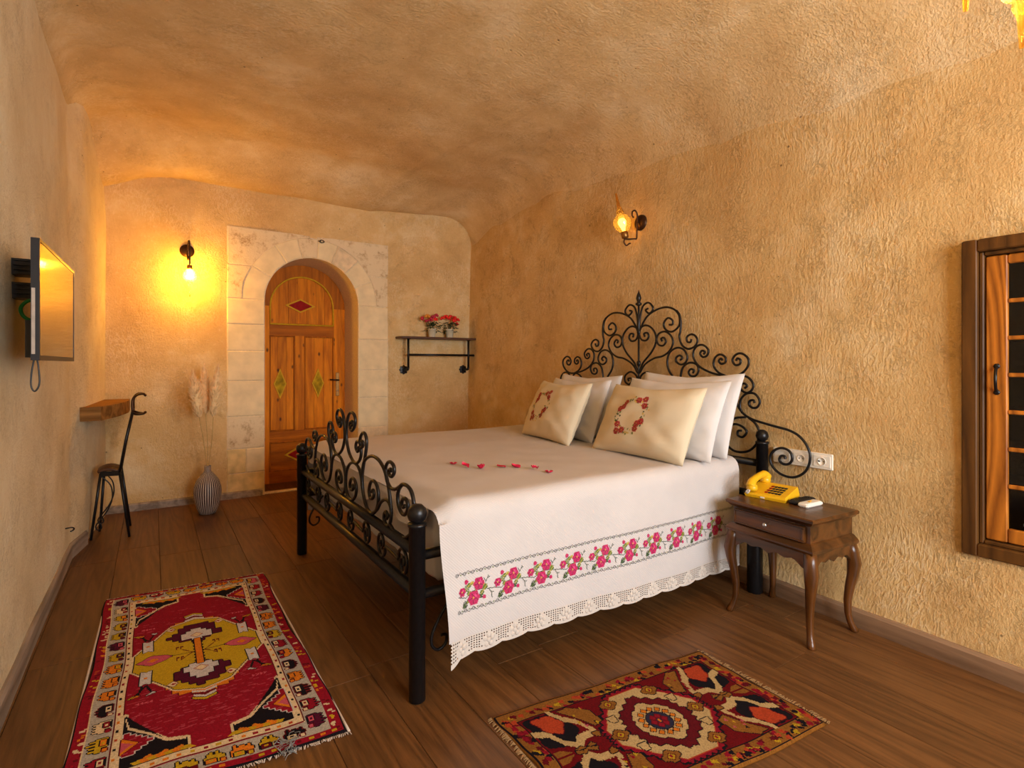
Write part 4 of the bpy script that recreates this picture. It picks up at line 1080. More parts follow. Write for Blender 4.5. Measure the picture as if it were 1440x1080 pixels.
def glyph(cx, cy, hw, hh, horiz, flip=1):
    mc = rn.choice([('gold', 'dred'), ('orange', 'gold'), ('gold', 'orange'), ('orange', 'orange'), ('plum', 'pink'), ('pink', 'gold'), ('crim', 'cream'), ('orange', 'crim'), ('cream', 'crim'), ('gold', 'plum'), ('blk', 'cream')])
    if horiz: f = lambda a, b: (cx+b*hw, cy+a*hh*flip)
    else: f = lambda a, b: (cx+a*hw*flip, cy+b*hh)
    comb = [(-0.9, -0.9), (0.15, -0.9), (0.15, -0.75), (0.9, -0.6), (0.3, -0.4), (0.95, -0.2), (0.3, 0.0), (0.95, 0.25), (0.3, 0.4), (0.9, 0.7), (0.1, 0.7), (0.1, 0.9), (-0.3, 0.9), (-0.3, 0.3), (-0.9, 0.3)]
    cv.poly([f(*p) for p in comb], mc[0], 'blk' if mc[0] != 'blk' else 'dred', q=2)
    cv.poly([f(*p) for p in [(-0.8, -0.7), (-0.2, -0.7), (-0.2, 0.1), (-0.8, 0.1)]], mc[1], 'blk')
    cv.poly([f(*p) for p in [(-0.65, -0.45), (-0.38, -0.45), (-0.38, -0.15), (-0.65, -0.15)]], mc[0])
    cv.poly([f(*p) for p in [(-0.9, 0.5), (-0.5, 0.5), (-0.5, 0.9), (-0.9, 0.9)]], mc[1], 'dred')
for i in range(15):
    y = 0.055+i*0.0627
    glyph(0.1025, y, 0.038, 0.024, False, -1); glyph(0.8975, y, 0.038, 0.024, False, 1)
for i in range(7):
    x = 0.20+i*0.10; glyph(x, 0.040, 0.043, 0.017, True, 1); glyph(x, 0.954, 0.043, 0.020, True, -1)
# dotted cream guard
cv.rect(0.147, 0.853, 0.061, 0.928, 'dred'); cv.rect(0.152, 0.848, 0.0635, 0.9255, 'cream'); cv.rect(0.178, 0.822, 0.080, 0.908, 'dred'); cv.rect(0.184, 0.816, 0.084, 0.905, 'crim')
for i in range(27):
    y = 0.075+i*0.0315
    for x in (0.158, 0.829): cv.rect(x, x+0.013, y, y+0.009, rn.choice(['blk', 'orange', 'crim', 'gold', 'rust', 'blk']))
for i in range(14):
    x = 0.19+i*0.046
    for y in (0.067, 0.912): cv.rect(x, x+0.018, y, y+0.008, rn.choice(['blk', 'orange', 'crim', 'gold', 'rust']))
# black corner spandrels
cor = [(0.184, 0.085), (0.415, 0.085), (0.415, 0.128), (0.345, 0.140), (0.285, 0.178), (0.205, 0.222), (0.184, 0.275)]
fy = lambda p: [(x, 0.990-y) for x, y in p]; fx = lambda p: [(1-x, y) for x, y in p]
for tr in (lambda p: p, fx, fy, lambda p: fx(fy(p))):
    cv.poly(tr(cor), 'blk', 'cream', 2); cv.poly(tr([(0.184, 0.085), (0.41, 0.085), (0.184, 0.27)]), 'blk')
    cv.poly(tr(jag([(0.184, 0.112), (0.290, 0.155), (0.184, 0.205)], 5, 0.14)), 'crim', 'white', q=4)
    cv.poly(tr([(0.184, 0.128), (0.245, 0.155), (0.184, 0.185)]), 'orange', 'dred'); cv.poly(tr([(0.184, 0.138), (0.225, 0.155), (0.184, 0.172)]), 'pink')
    for k in range(7):
        x = 0.23+k*0.027; cv.poly(tr([(x, 0.088), (x+0.05, 0.088), (x+0.03, 0.100+0.008*(k % 2)), (x-0.01, 0.097)]), ['gold', 'orange'][k % 2])
    cv.poly(tr(cor[2:]+[(0.184, 0.27), (0.20, 0.214), (0.28, 0.172), (0.34, 0.135), (0.41, 0.122)]), 'cream')
# yellow medallion
med = [(0.193, 0.455), (0.29, 0.385), (0.38, 0.315), (0.5, 0.290), (0.62, 0.315), (0.71, 0.385), (0.807, 0.455), (0.807, 0.535), (0.71, 0.60), (0.62, 0.665), (0.5, 0.690), (0.38, 0.665), (0.29, 0.60), (0.193, 0.535)]
for sg in (0, 1):
    T2 = (lambda p: [(x, 0.985-y) for x, y in p]) if sg else (lambda p: p)
    cv.poly(T2(jag([(0.30, 0.40), (0.37, 0.305), (0.5, 0.278), (0.63, 0.305), (0.70, 0.40)], 5, 0.05)), 'orange', 'dred', q=5)
cv.poly(med, 'gold', 'cream', 3); cv.poly(med, 'gold', 'blk', 1)
for sg in (0, 1):
    T2 = (lambda p: [(x, 0.985-y) for x, y in p]) if sg else (lambda p: p)
    cv.poly(T2(jag([(0.365, 0.395), (0.43, 0.335), (0.5, 0.318), (0.57, 0.335), (0.635, 0.395), (0.5, 0.432)], 3, 0.12)), 'plum', 'blk', q=6)
    cv.poly(T2(jag([(0.415, 0.40), (0.46, 0.365), (0.5, 0.355), (0.54, 0.365), (0.585, 0.40), (0.5, 0.432)], 2, 0.12)), 'white', 'blk', q=5)
    cv.poly(T2([(0.47, 0.398), (0.5, 0.385), (0.53, 0.398), (0.5, 0.411)]), 'cream', 'crim')
    for k, (c1, w) in enumerate((('gold', 0.05), ('white', 0.045), ('dred', 0.05), ('white', 0.055))):
        y = 0.245+k*0.010; cv.poly(T2([(0.5-w, y+0.012), (0.5, y), (0.5+w, y+0.012), (0.5+w, y+0.020), (0.5, y+0.008), (0.5-w, y+0.020)]), c1, 'blk' if k == 0 else None)
cv.rect(0.482, 0.518, 0.42, 0.565, 'orange', out='blk')
for k in range(8): cv.rect(0.474, 0.480, 0.425+k*0.017, 0.433+k*0.017, 'blk'); cv.rect(0.520, 0.526, 0.425+k*0.017, 0.433+k*0.017, 'blk')
for X in (0, 1):
    H = (lambda p: [(1-x, y) for x, y in p]) if X else (lambda p: p)
    cv.poly(H(jag([(0.205, 0.495), (0.27, 0.470), (0.34, 0.482), (0.37, 0.494), (0.34, 0.506), (0.27, 0.520)], 2, 0.05)), 'pink', 'blk')
    cv.poly(H([(0.25, 0.495), (0.28, 0.485), (0.31, 0.495), (0.28, 0.505)]), 'orange')
    cv.poly(H([(0.36, 0.4925), (0.48, 0.4915), (0.48, 0.4965), (0.36, 0.4955)]), 'blk')
    for (a, b) in ((0.41, 0.465), (0.41, 0.524)):
        cv.poly(H([(a, b), (a+0.008, b), (0.475, 0.4945), (0.467, 0.4945)]), 'dred')
        for q in (-0.022, 0.0): cv.rect(*( (a+q, a+q+0.015) if not X else (1-a-q-0.015, 1-a-q)), b-0.016, b-0.009, 'dred'); cv.rect(*((a+q, a+q+0.006) if not X else (1-a-q-0.006, 1-a-q)), b-0.016, b+0.002, 'dred')
    for b0, b1 in ((0.378, 0.445), (0.545, 0.612)):
        cv.poly(H([(0.230, b0), (0.255, b0+0.008), (0.280, b0), (0.280, b1), (0.255, b1-0.008), (0.230, b1)]), 'white', 'blk'); cv.rect(*((0.248, 0.262) if not X else (0.738, 0.752)), (b0+b1)/2-0.004, (b0+b1)/2+0.004, 'orange')
        e = b0 if b0 < 0.5 else b1; sg = -1 if b0 < 0.5 else 1
        for x, dx, c in ((0.255, -0.05, 'gold'), (0.255, 0.03, 'white'), (0.24, -0.02, 'orange')):
            cv.poly(H([(x, e), (x+0.010, e), (x+dx+0.012, e+sg*0.045), (x+dx, e+sg*0.045)]), 'blk'); cv.poly(H([(x+dx-0.02, e+sg*0.048), (x+dx+0.02, e+sg*0.042), (x+dx+0.005, e+sg*0.036)]), c, 'blk')
    for b in (0.300, 0.690):
        for k in range(4): cv.poly(H([(0.22+k*0.018, b), (0.238+k*0.018, b-0.006), (0.234+k*0.018, b), (0.238+k*0.018, b+0.006)]), 'pink')
    for b in (0.335, 0.640):
        cv.poly(H([(0.345, b), (0.375, b-0.012), (0.395, b), (0.375, b+0.012)]), 'cream', 'dred'); cv.poly(H([(0.36, b), (0.375, b-0.005), (0.388, b), (0.375, b+0.005)]), 'crim')
# wear: pale threads in the field
for q in range(900):
    x = rn.uniform(0.19, 0.79); y = rn.uniform(0.10, 0.90); 
    if rn.random() > 0.35+0.65*(abs(y-0.72) < 0.12): continue
    i0, j0 = int(y*410), int(x*190); n = rn.randint(2, 7)
    for k in range(n):
        if j0+k < 190 and tuple(cv.a[i0, j0+k]) == tuple(PAL['crim'].astype(np.float32)): cv.a[i0, j0+k] = PAL['crim']*0.45+PAL['pink']*0.55
cv.a[..., :3] *= np.random.RandomState(2).uniform(0.70, 1.0, cv.a.shape[:2])[..., None].astype(np.float32)
q0, q1, q2, q3 = (-0.196, 3.405, 0), (0.523, 3.348, 0), (0.532, 1.755, 0), (-0.222, 1.815, 0)
ru = empty('rug', (0.16, 2.58, 0), 'large worn crimson rug with a yellow medallion near the foot of the bed', 'rug')
rug_mesh(ru, (q0, q1, q2, q3), cv, 0.009)
selvedge(ru, q0, q3); selvedge(ru, q1, q2); fringe(ru, q0, q1, (0.05, 1, 0), 150, 0.022, 1); fringe(ru, q3, q2, (0, -1, 0), 170, 0.013, 2)
tf = on_z(404, 1050, 0.012); rn2 = random.Random(4); g = G()
for i in range(26):
    pts = [(tf.x+rn2.uniform(-0.025, 0.025), tf.y+rn2.uniform(-0.03, 0.03), 0.010)]
    for k in range(4): pts.append((pts[-1][0]+rn2.uniform(-0.015, 0.015), pts[-1][1]+rn2.uniform(-0.018, 0.018), 0.010+rn2.random()*0.010))
    g.tube(catmull(pts, 3), 0.0011, 3, False)
o = g.build('loose_threads', plain('grey_thread', srgb(130, 128, 124), 0.9), ru); o['kind'] = 'stuff'

# --- small dark red rug with a cream medallion
cv = Canvas(240, 136, 'dred'); rn = random.Random(33); PAL['field'] = np.array(srgb(112, 8, 16)); PAL['tan'] = np.array(srgb(150, 96, 36)); PAL['cream'] = np.array(srgb(206, 172, 116))
cv.rect(0, 1, 0, 1, 'tan'); cv.rect(0.006, 0.994, 0.012, 0.988, 'blk'); cv.rect(0.012, 0.988, 0.024, 0.976, 'tan')
for i in range(190):
    x = rn.uniform(0.015, 0.975); y = rn.choice([rn.uniform(0.03, 0.10), rn.uniform(0.88, 0.95)]); cv.poly([(x, y), (x+0.018, y+rn.uniform(-0.01, 0.03)), (x+0.012, y+0.04), (x-0.006, y+0.02)], rn.choice(['blk', 'rust', 'dred', 'gold', 'blk', 'crim']))
for i in range(110):
    y = rn.uniform(0.03, 0.94); x = rn.choice([rn.uniform(0.014, 0.05), rn.uniform(0.935, 0.97)]); cv.poly([(x, y), (x+0.018, y+rn.uniform(-0.01, 0.03)), (x+0.012, y+0.05), (x-0.006, y+0.03)], rn.choice(['blk', 'rust', 'dred', 'gold', 'crim', 'crim']))
cv.rect(0.062, 0.938, 0.118, 0.882, 'blk'); cv.rect(0.067, 0.933, 0.128, 0.872, 'field')
hexm = [(0.425, 0.135), (0.575, 0.135), (0.72, 0.42), (0.72, 0.58), (0.575, 0.865), (0.425, 0.865), (0.28, 0.58), (0.28, 0.42)]
sh = lambda P, k: [(0.5+(x-0.5)*k, 0.5+(y-0.5)*k) for x, y in P]
cv.poly(jag(hexm, 6, 0.06), 'blk'); cv.poly(jag(sh(hexm, 0.955), 6, 0.06), 'crim'); cv.poly(sh(hexm, 0.90), 'cream', 'rust')
cv.poly(jag([(0.5, 0.24), (0.60, 0.36), (0.63, 0.5), (0.60, 0.64), (0.5, 0.76), (0.40, 0.64), (0.37, 0.5), (0.40, 0.36)], 3, 0.12), 'dred', 'blk')
cv.poly(jag([(0.5, 0.31), (0.57, 0.40), (0.59, 0.5), (0.57, 0.60), (0.5, 0.69), (0.43, 0.60), (0.41, 0.5), (0.43, 0.40)], 2, 0.10), 'cream', 'blk')
for k in range(14):
    a = 2*math.pi*k/14; x, y = 0.5+0.062*math.cos(a), 0.5+0.115*math.sin(a); cv.poly([(x-0.012, y), (x, y-0.02), (x+0.012, y), (x, y+0.02)], 'orange', 'blk')
cv.poly([(0.5+0.045*math.cos(t), 0.5+0.085*math.sin(t)) for t in np.linspace(0, 6.28, 13)[:-1]], 'navy', 'blk')
for k in range(6):
    a = 2*math.pi*k/6; x, y = 0.5+0.022*math.cos(a), 0.5+0.042*math.sin(a); cv.poly([(x-0.012, y), (x, y-0.022), (x+0.012, y), (x, y+0.022)], 'crim', 'dred')
cv.poly([(0.492, 0.5), (0.5, 0.485), (0.508, 0.5), (0.5, 0.515)], 'orange')
for x, y in ((0.40, 0.23), (0.60, 0.23), (0.40, 0.77), (0.60, 0.77), (0.325, 0.5), (0.675, 0.5)):
    cv.poly(jag([(x-0.035, y), (x, y-0.05), (x+0.035, y), (x, y+0.05)], 2, 0.2), 'tan', 'blk'); cv.poly([(x-0.014, y), (x, y-0.025), (x+0.014, y), (x, y+0.025)], 'gold', 'dred'); cv.rect(x-0.005, x+0.005, y-0.01, y+0.01, 'crim')
for x, y in ((0.36, 0.36), (0.64, 0.36), (0.36, 0.64), (0.64, 0.64)): cv.poly([(x-0.018, y-0.03), (x+0.018, y-0.03), (x+0.01, y+0.03), (x-0.01, y+0.03)], 'cream', 'blk')
for tr in (lambda p: p, lambda p: [(1-x, y) for x, y in p], lambda p: [(x, 1-y) for x, y in p], lambda p: [(1-x, 1-y) for x, y in p]):
    cv.poly(tr(jag([(0.075, 0.14), (0.20, 0.14), (0.225, 0.34), (0.165, 0.45), (0.075, 0.40)], 3, 0.06)), 'blk')
    for w_ in ([(0.072, 0.27), (0.115, 0.30), (0.135, 0.40), (0.17, 0.46)], [(0.185, 0.14), (0.205, 0.22), (0.235, 0.27), (0.265, 0.40)], [(0.17, 0.46), (0.20, 0.41), (0.265, 0.40)]):
        for (xa_, ya_), (xb2, yb2) in zip(w_, w_[1:]):
            for k in range(6):
                t = k/6; x = xa_+(xb2-xa_)*t; y = ya_+(yb2-ya_)*t; cv.poly(tr([(x-0.006, y-0.028), (x+0.009, y-0.020), (x+0.012, y+0.022), (x-0.004, y+0.028)]), 'cream')
    cv.poly(tr(jag([(0.10, 0.16), (0.175, 0.16), (0.195, 0.25), (0.165, 0.33), (0.12, 0.28)], 2, 0.1)), 'rust', 'dred')
    cv.poly(tr([(0.215, 0.14), (0.26, 0.135), (0.32, 0.22), (0.325, 0.33), (0.285, 0.36), (0.25, 0.24)]), 'tan', 'blk')
    cv.poly(tr([(0.07, 0.45), (0.10, 0.45), (0.13, 0.49), (0.07, 0.49)]), 'tan')
    for q in range(8):
        x = rn.uniform(0.24, 0.31); y = rn.uniform(0.16, 0.33); cv.poly(tr([(x, y), (x+0.012, y+0.01), (x, y+0.03)]), rn.choice(['crim', 'blk', 'gold', 'pink']))
    cv.poly(tr([(0.14, 0.485), (0.17, 0.47), (0.185, 0.49), (0.215, 0.465), (0.225, 0.49), (0.19, 0.51), (0.17, 0.495), (0.145, 0.51)]), 'tan', 'blk')
    cv.poly(tr([(0.245, 0.40), (0.275, 0.41), (0.265, 0.45), (0.25, 0.44)]), 'tan', 'blk')
cv.a[..., :3] *= np.random.RandomState(5).uniform(0.48, 0.70, cv.a.shape[:2])[..., None].astype(np.float32)
s0, s1, s2, s3 = (0.955, 1.553, 0), (1.888, 1.442, 0), (1.868, 0.905, 0), (0.935, 1.012, 0)
rs_ = empty('rug', (1.41, 1.23, 0), 'small dark red knotted rug with a cream serrated medallion beside the bed', 'rug')
rug_mesh(rs_, (s0, s1, s2, s3), cv, 0.008)
fringe(rs_, s0, s3, (-1, 0, 0), 110, 0.020, 3, 'fringe_d'); fringe(rs_, s1, s2, (1, 0, 0), 110, 0.024, 4, 'fringe_d')

# ================================================================== DESK SLAB, CHAIR, VASE
ZS0, ZS1 = 0.826, 0.918
pl = [(-0.40, 4.46), (-0.285, 4.46), (-0.20, 4.78), (-0.155, 5.10), (-0.155, 5.37), (-0.36, 5.37)]
sl = G().prism(pl, lambda a, b: (a, b, ZS0), lambda a, b: (a, b, ZS1)).build('wall_ledge', M['slab'], None, origin=(-0.28, 4.95, ZS0))
tag(sl, 'thick rough wooden slab ledge fixed into the rock corner', 'shelf')
ch = empty('chair', (-0.235, 4.72, 0), 'slim black iron chair with a scrolled back beside the wooden ledge', 'chair')
f0, f1, f2, f3 = Vector((-0.136, 4.588, 0)), Vector((-0.139, 4.90, 0)), Vector((-0.352, 4.646, 0)), Vector((-0.318, 4.86, 0))
s0_, s1_, s2_, s3_ = Vector((-0.192, 4.62, 0.45)), Vector((-0.192, 4.86, 0.45)), Vector((-0.298, 4.64, 0.45)), Vector((-0.290, 4.86, 0.45))
for a, b in ((f0, s0_), (f1, s1_), (f2, s2_), (f3, s3_)): G().tube([a, a+(b-a)*0.55, b], 0.0085, 8).build('leg', M['iron'], ch, True)
sf = G()
for a, b in ((s0_, s1_), (s1_, s3_), (s3_, s2_), (s2_, s0_)):
    d = (b-a).normalized(); n_ = Vector((-d.y, d.x, 0))*0.004
    V = [a-n_+Vector((0, 0, -0.022)), b-n_+Vector((0, 0, -0.022)), b+n_+Vector((0, 0, -0.022)), a+n_+Vector((0, 0, -0.022)), a-n_+Vector((0, 0, 0.012)), b-n_+Vector((0, 0, 0.012)), b+n_+Vector((0, 0, 0.012)), a+n_+Vector((0, 0, 0.012))]
    sf.add(V, [(3,2,1,0), (4,5,6,7), (0,1,5,4), (1,2,6,5), (2,3,7,6), (3,0,4,7)])
sf.build('seat_frame', M['iron'], ch)
V = []; F_ = []; n = 8
for i in range(n+1):
    for j in range(n+1):
        a, b = i/n, j/n; p = (s2_*(1-a)+s0_*a)*(1-b)+(s3_*(1-a)+s1_*a)*b; V.append((p.x-0.02*(1-a), p.y, 0.462+0.035*math.sin(math.pi*min(1, a*1.05))*0.5+0.03*(1-abs(2*b-1)**3)*0.4))
for i in range(n):
    for j in range(n): F_.append((i*(n+1)+j, (i+1)*(n+1)+j, (i+1)*(n+1)+j+1, i*(n+1)+j+1))
st_ = mk('seat', V, F_, M['shelf'], ch, True); md = st_.modifiers.new('thick', 'SOLIDIFY'); md.thickness = 0.014
for s_, dy in ((s0_, 0.0), (s1_, 0.0)):
    G().tube([s_, s_+Vector((0.035, dy, 0.22)), s_+Vector((0.072, dy, 0.41))], 0.0085, 8).build('back_post', M['iron'], ch, True)
for k in range(3):
    y = 4.68+k*0.06; G().tube([(-0.185, y, 0.46), (-0.155, y, 0.66), (-0.122, y, 0.84)], 0.005, 6).build('back_bar', M['iron'], ch, True)
for zc, s in ((0.955, 1), (0.865, -0.8)):
    P = [(-0.118, 4.62, 0.87), (-0.118, 4.625, zc-0.01), (-0.095, 4.65, zc+0.025*s), (-0.06, 4.72, zc+0.030*s), (-0.045, 4.76, zc+0.018*s)]
    G().tube(catmull(P, 6), 0.0085, 8).build('back_scroll', M['bronze'], ch, True)
    P = [(x, 9.48-y, z) for x, y, z in P]; G().tube(catmull(P, 6), 0.0085, 8).build('back_scroll', M['bronze'], ch, True)
G().tube([(-0.118, 4.62, 0.87), (-0.118, 4.86, 0.87)], 0.008, 8).build('back_rail', M['iron'], ch, True)
for y in (4.66, 4.84):
    sc_ = [(-0.30, y, 0.43), (-0.245, y, 0.36), (-0.235, y, 0.27), (-0.26, y, 0.19), (-0.30, y, 0.13), (-0.325, y, 0.09), (-0.318, y, 0.06), (-0.295, y, 0.07), (-0.30, y, 0.10)]
    G().tube(catmull(sc_, 5), 0.0045, 6).build('leg_scroll', M['iron'], ch, True)

va = empty('vase', (0.366, 4.965, 0), 'dark striped ceramic vase standing on the floor by the doorway', 'vase')
vp = [(0.052, 0.0), (0.060, 0.004), (0.078, 0.05), (0.094, 0.11), (0.100, 0.17), (0.097, 0.215), (0.082, 0.265), (0.055, 0.305), (0.032, 0.33), (0.025, 0.345), (0.025, 0.385), (0.021, 0.385), (0.021, 0.335)]
vm, nt, b = mat_base('striped_glaze')
tc = N(nt, 'ShaderNodeTexCoord'); sx_ = N(nt, 'ShaderNodeSeparateXYZ'); L(nt, tc.outputs['Object'], sx_.inputs[0])
ang = mth(nt, 'ARCTAN2', sx_.outputs[1], sx_.outputs[0]); fr = mth(nt, 'FRACT', mth(nt, 'MULTIPLY', ang, 36/6.2832))
wob_ = noise_t(nt, tc.outputs['Object'], 30, 2)
L(nt, mixc(nt, mth(nt, 'GREATER_THAN', mth(nt, 'ADD', fr, mth(nt, 'MULTIPLY', wob_, 0.12)), 0.66), srgb(50, 20, 18), srgb(206, 190, 176)), b.inputs['Base Color']); b.inputs['Roughness'].default_value = 0.5
G().lathe(vp, (0.366, 4.965, 0), n=48).build('vase_body', vm, va, True)
# pampas grass in the vase: each stalk with its plume is a thing
rp = random.Random(8)
def pampas(top, base, w, ln, label):
    top, base = Vector(top), Vector(base); r = empty('pampas_grass', (base.x, base.y, 0.36), label, 'dried grass')
    d = top-base; s = base+d*(1-ln/d.length); mid = (base+s)/2
    pts = catmull([base-Vector((0, 0, 0.1)), base, mid+Vector((0.006, 0, 0)), s, s+(top-s)*0.6], 5)
    G().tube(pts, 0.0028, 6).build('stalk', M['straw'], r, True)
    core = G(); ax = (top-s).normalized()
    pr = [(0.004, 0), (w*0.35, ln*0.08), (w*0.55, ln*0.25), (w*0.58, ln*0.5), (w*0.42, ln*0.75), (w*0.18, ln*0.92), (0.002, ln)]
    core.lathe(pr, s, ax, 12)
    e1 = ax.orthogonal().normalized(); e2 = ax.cross(e1)
    for i in range(620):
        t = rp.random(); a = rp.uniform(0, 6.283); h = ln*t*0.95
        wr = w*(0.55+0.45*math.sin(math.pi*min(1, t*0.9+0.1)))*rp.uniform(0.55, 1.05)*(1-0.75*max(0, t-0.7)/0.3)
        rd = e1*math.cos(a)+e2*math.sin(a); p = s+ax*h+rd*(wr*0.35); q = s+ax*(h+0.05+0.02*rp.random())+rd*wr-Vector((0, 0, 0.028*rp.random()))
        sd = rd.cross(ax)*0.0035
        core.add([p-sd, p+sd, (p+q)/2+sd*0.8+ax*0.006, q, (p+q)/2-sd*0.8+ax*0.006], [(0, 1, 2, 3, 4)])
    o = core.build('plume', M['pampas'], r); o['kind'] = 'stuff'
B = (0.366, 4.965, 0.36)
pampas((0.262, 4.930, 1.135), (0.360, 4.962, 0.36), 0.062, 0.36, 'cream pampas plume leaning towards the lamp side, in the striped vase')
pampas((0.350, 5.085, 1.195), (0.366, 4.972, 0.36), 0.050, 0.40, 'cream pampas plume standing upright between two others in the striped vase')
pampas((0.436, 4.915, 1.175), (0.371, 4.962, 0.36), 0.056, 0.40, 'cream pampas plume leaning towards the stone doorway, in the striped vase')

# ================================================================== WALL SHELF WITH FLOWER POTS
sh = empty('wall_shelf', (2.62, BACK_Y, 1.12), 'dark wooden shelf on black iron pipe brackets', 'shelf')
xa, xb = 2.115, 2.992; yfr = 5.205; ys = BACK_Y-0.005; SZ = 1.487
G().box(xa, xb, yfr, ys, SZ-0.022, SZ, 0.003).build('board', M['shelf'], sh)
for x in (2.205, 2.915):
    G().tube([(x, 5.25, SZ-0.022), (x, 5.25, 1.16)], 0.012, 10).build('pipe', M['iron'], sh, True)
    G().tube([(x, 5.25, 1.165), (x, 5.26, 1.145), (x, 5.28, 1.14), (x, ys, 1.14)], 0.013, 10).build('elbow', M['iron'], sh, True)
    G().lathe([(0.030, 0), (0.030, 0.004), (0.013, 0.006), (0.013, 0.012)], (x, 5.25, SZ-0.022), (0, 0, -1), 14).build('top_flange', M['iron'], sh, True)
    fg = G(); n = 32
    prof = [(1.0, 0), (1.0, 0.010), (0.45, 0.014), (0.40, 0.030)]
    V = [(x+r*0.045*(1+0.12*math.cos(8*2*math.pi*k/n)*(r > 0.9))*math.cos(2*math.pi*k/n), ys-h, 1.14+r*0.045*(1+0.12*math.cos(8*2*math.pi*k/n)*(r > 0.9))*math.sin(2*math.pi*k/n)) for r, h in prof for k in range(n)]
    F_ = [(i*n+k, i*n+(k+1) % n, i*n+n+(k+1) % n, i*n+n+k) for i in range(3) for k in range(n)]+[tuple(range(3*n, 4*n))]
    fg.add(V, F_).build('wall_flange', M['iron'], sh)
G().tube([(2.195, 5.25, 1.297), (2.985, 5.25, 1.297)], 0.012, 10).build('hanging_rail', M['iron'], sh, True)
def pot(x, y, label, blooms, seed):
    r = empty('flower_pot', (x, y, SZ), label, 'plant'); rn = random.Random(seed)
    G().lathe([(0.030, 0), (0.036, 0.003), (0.046, 0.085), (0.049, 0.085), (0.049, 0.095), (0.043, 0.095), (0.041, 0.085)], (x, y, SZ), n=18).build('pot', M['pot'], r, True)
    lg = G()
    for i in range(70):
        a = rn.uniform(0, 6.283); rad_ = rn.uniform(0.02, 0.092); h = SZ+0.10+rn.uniform(-0.04, 0.07)-0.4*max(0, rad_-0.06)
        c = Vector((x+rad_*math.cos(a), min(y+rad_*math.sin(a), BACK_Y-0.03), h)); d = Vector((math.cos(a), math.sin(a), rn.uniform(-0.9, 0.5))).normalized()*0.03; s = Vector((-math.sin(a), math.cos(a), rn.uniform(-0.5, 0.5)))*0.013
        if c.y+d.y > BACK_Y-0.02: d.y = -abs(d.y)*0.3
        lg.add([c-d*0.6, c+s, c+d, c-s, c+Vector((0, 0, 0.004))], [(0, 1, 4), (1, 2, 4), (2, 3, 4), (3, 0, 4)])
    for i in range(8):
        a = rn.uniform(0, 6.283); lg.tube([(x, y, SZ+0.08), (x+0.05*math.cos(a), y+0.05*math.sin(a), SZ+0.17)], 0.002, 4)
    o = lg.build('foliage', M['leaf'], r); o['kind'] = 'stuff'
    for bx_, by_, bz_, br_, bm in blooms:
        g = G()
        for k in range(9):
            a = rn.uniform(0, 6.283); e = rn.uniform(-0.6, 1.3); q = br_*0.62
            g.ball((x+bx_+q*math.cos(a)*math.cos(e), y+by_+q*math.sin(a)*math.cos(e), SZ+bz_+q*math.sin(e)), br_*0.55, 6, (1, 1, 0.8))
        g.build('bloom', M[bm], r, True)
pot(2.490, 5.285, 'cream flower pot with orange and crimson blooms on the wall shelf', [(-0.105, 0, 0.195, 0.026, 'pinkf'), (-0.06, -0.02, 0.215, 0.030, 'orangef'), (-0.015, 0.0, 0.185, 0.028, 'pinkf'), (0.012, -0.01, 0.215, 0.026, 'pinkf'), (0.05, 0.0, 0.235, 0.024, 'pinkf'), (0.03, -0.03, 0.190, 0.022, 'redf'), (-0.05, 0.03, 0.175, 0.022, 'pinkf')], 3)
pot(2.700, 5.285, 'cream flower pot full of bright red blooms on the wall shelf', [(-0.085, 0, 0.205, 0.026, 'redf'), (-0.045, 0.0, 0.225, 0.026, 'redf'), (-0.02, -0.02, 0.20, 0.026, 'redf'), (0.015, 0.01, 0.225, 0.028, 'redf'), (0.045, -0.02, 0.185, 0.024, 'redf'), (0.06, 0.0, 0.215, 0.028, 'redf'), (0.095, -0.01, 0.195, 0.024, 'redf'), (0.075, -0.03, 0.150, 0.022, 'redf')], 4)

# ================================================================== LAMPS
def lamp_light(loc_, e, col, r=0.03):
    l = bpy.data.lights.new('lamp_light', 'POINT'); l.energy = e; l.color = col; l.shadow_soft_size = r
    o = bpy.data.objects.new('lamp_light', l); COL.objects.link(o); return o
WARM = (1.0, 0.60, 0.20)
def shade(root, neck, ax, s, bulbm, e, col):
    """amber glass: collar, globe, drawn-out tip; ax points to the tip"""
    neck = Vector(neck); ax = Vector(ax).normalized()
    pr = [(0.020, 0.012), (0.024, 0.02), (0.040, 0.040), (0.050, 0.066), (0.050, 0.082), (0.040, 0.104), (0.024, 0.118), (0.019, 0.124), (0.022, 0.134), (0.018, 0.146), (0.011, 0.165), (0.0085, 0.20), (0.006, 0.235), (0.0055, 0.25)]
    n = 24; ax1 = ax.orthogonal().normalized(); ax2 = ax.cross(ax1); V = []; F_ = []
    for r_, h in pr:
        for k in range(n):
            a = 2*math.pi*k/n; q = r_*s*(1+0.02*math.cos(8*a)); V.append(neck+ax*h*s+(ax1*math.cos(a)+ax2*math.sin(a))*q)
    for i in range(len(pr)-1):
        for k in range(n): F_.append((i*n+k, i*n+(k+1) % n, i*n+n+(k+1) % n, i*n+n+k))
    mk('glass_shade', V, F_, M['amber'], root, True)
    G().lathe([(0.012*s, -0.022*s), (0.020*s, -0.018*s), (0.021*s, 0.014*s), (0.016*s, 0.018*s)], neck, ax, 16).build('lamp_socket', M['brass'], root, True)
    bc = neck+ax*0.068*s
    G().lathe([(0.008*s, -0.045*s), (0.012*s, -0.030*s), (0.022*s, -0.005*s), (0.024*s, 0.010*s), (0.016*s, 0.026*s), (0.002*s, 0.031*s)], bc, ax, 14).build('bulb', bulbm, root, True)
    lo = lamp_light(bc, e, col); lo.parent = root; lo.location = bc-root.location
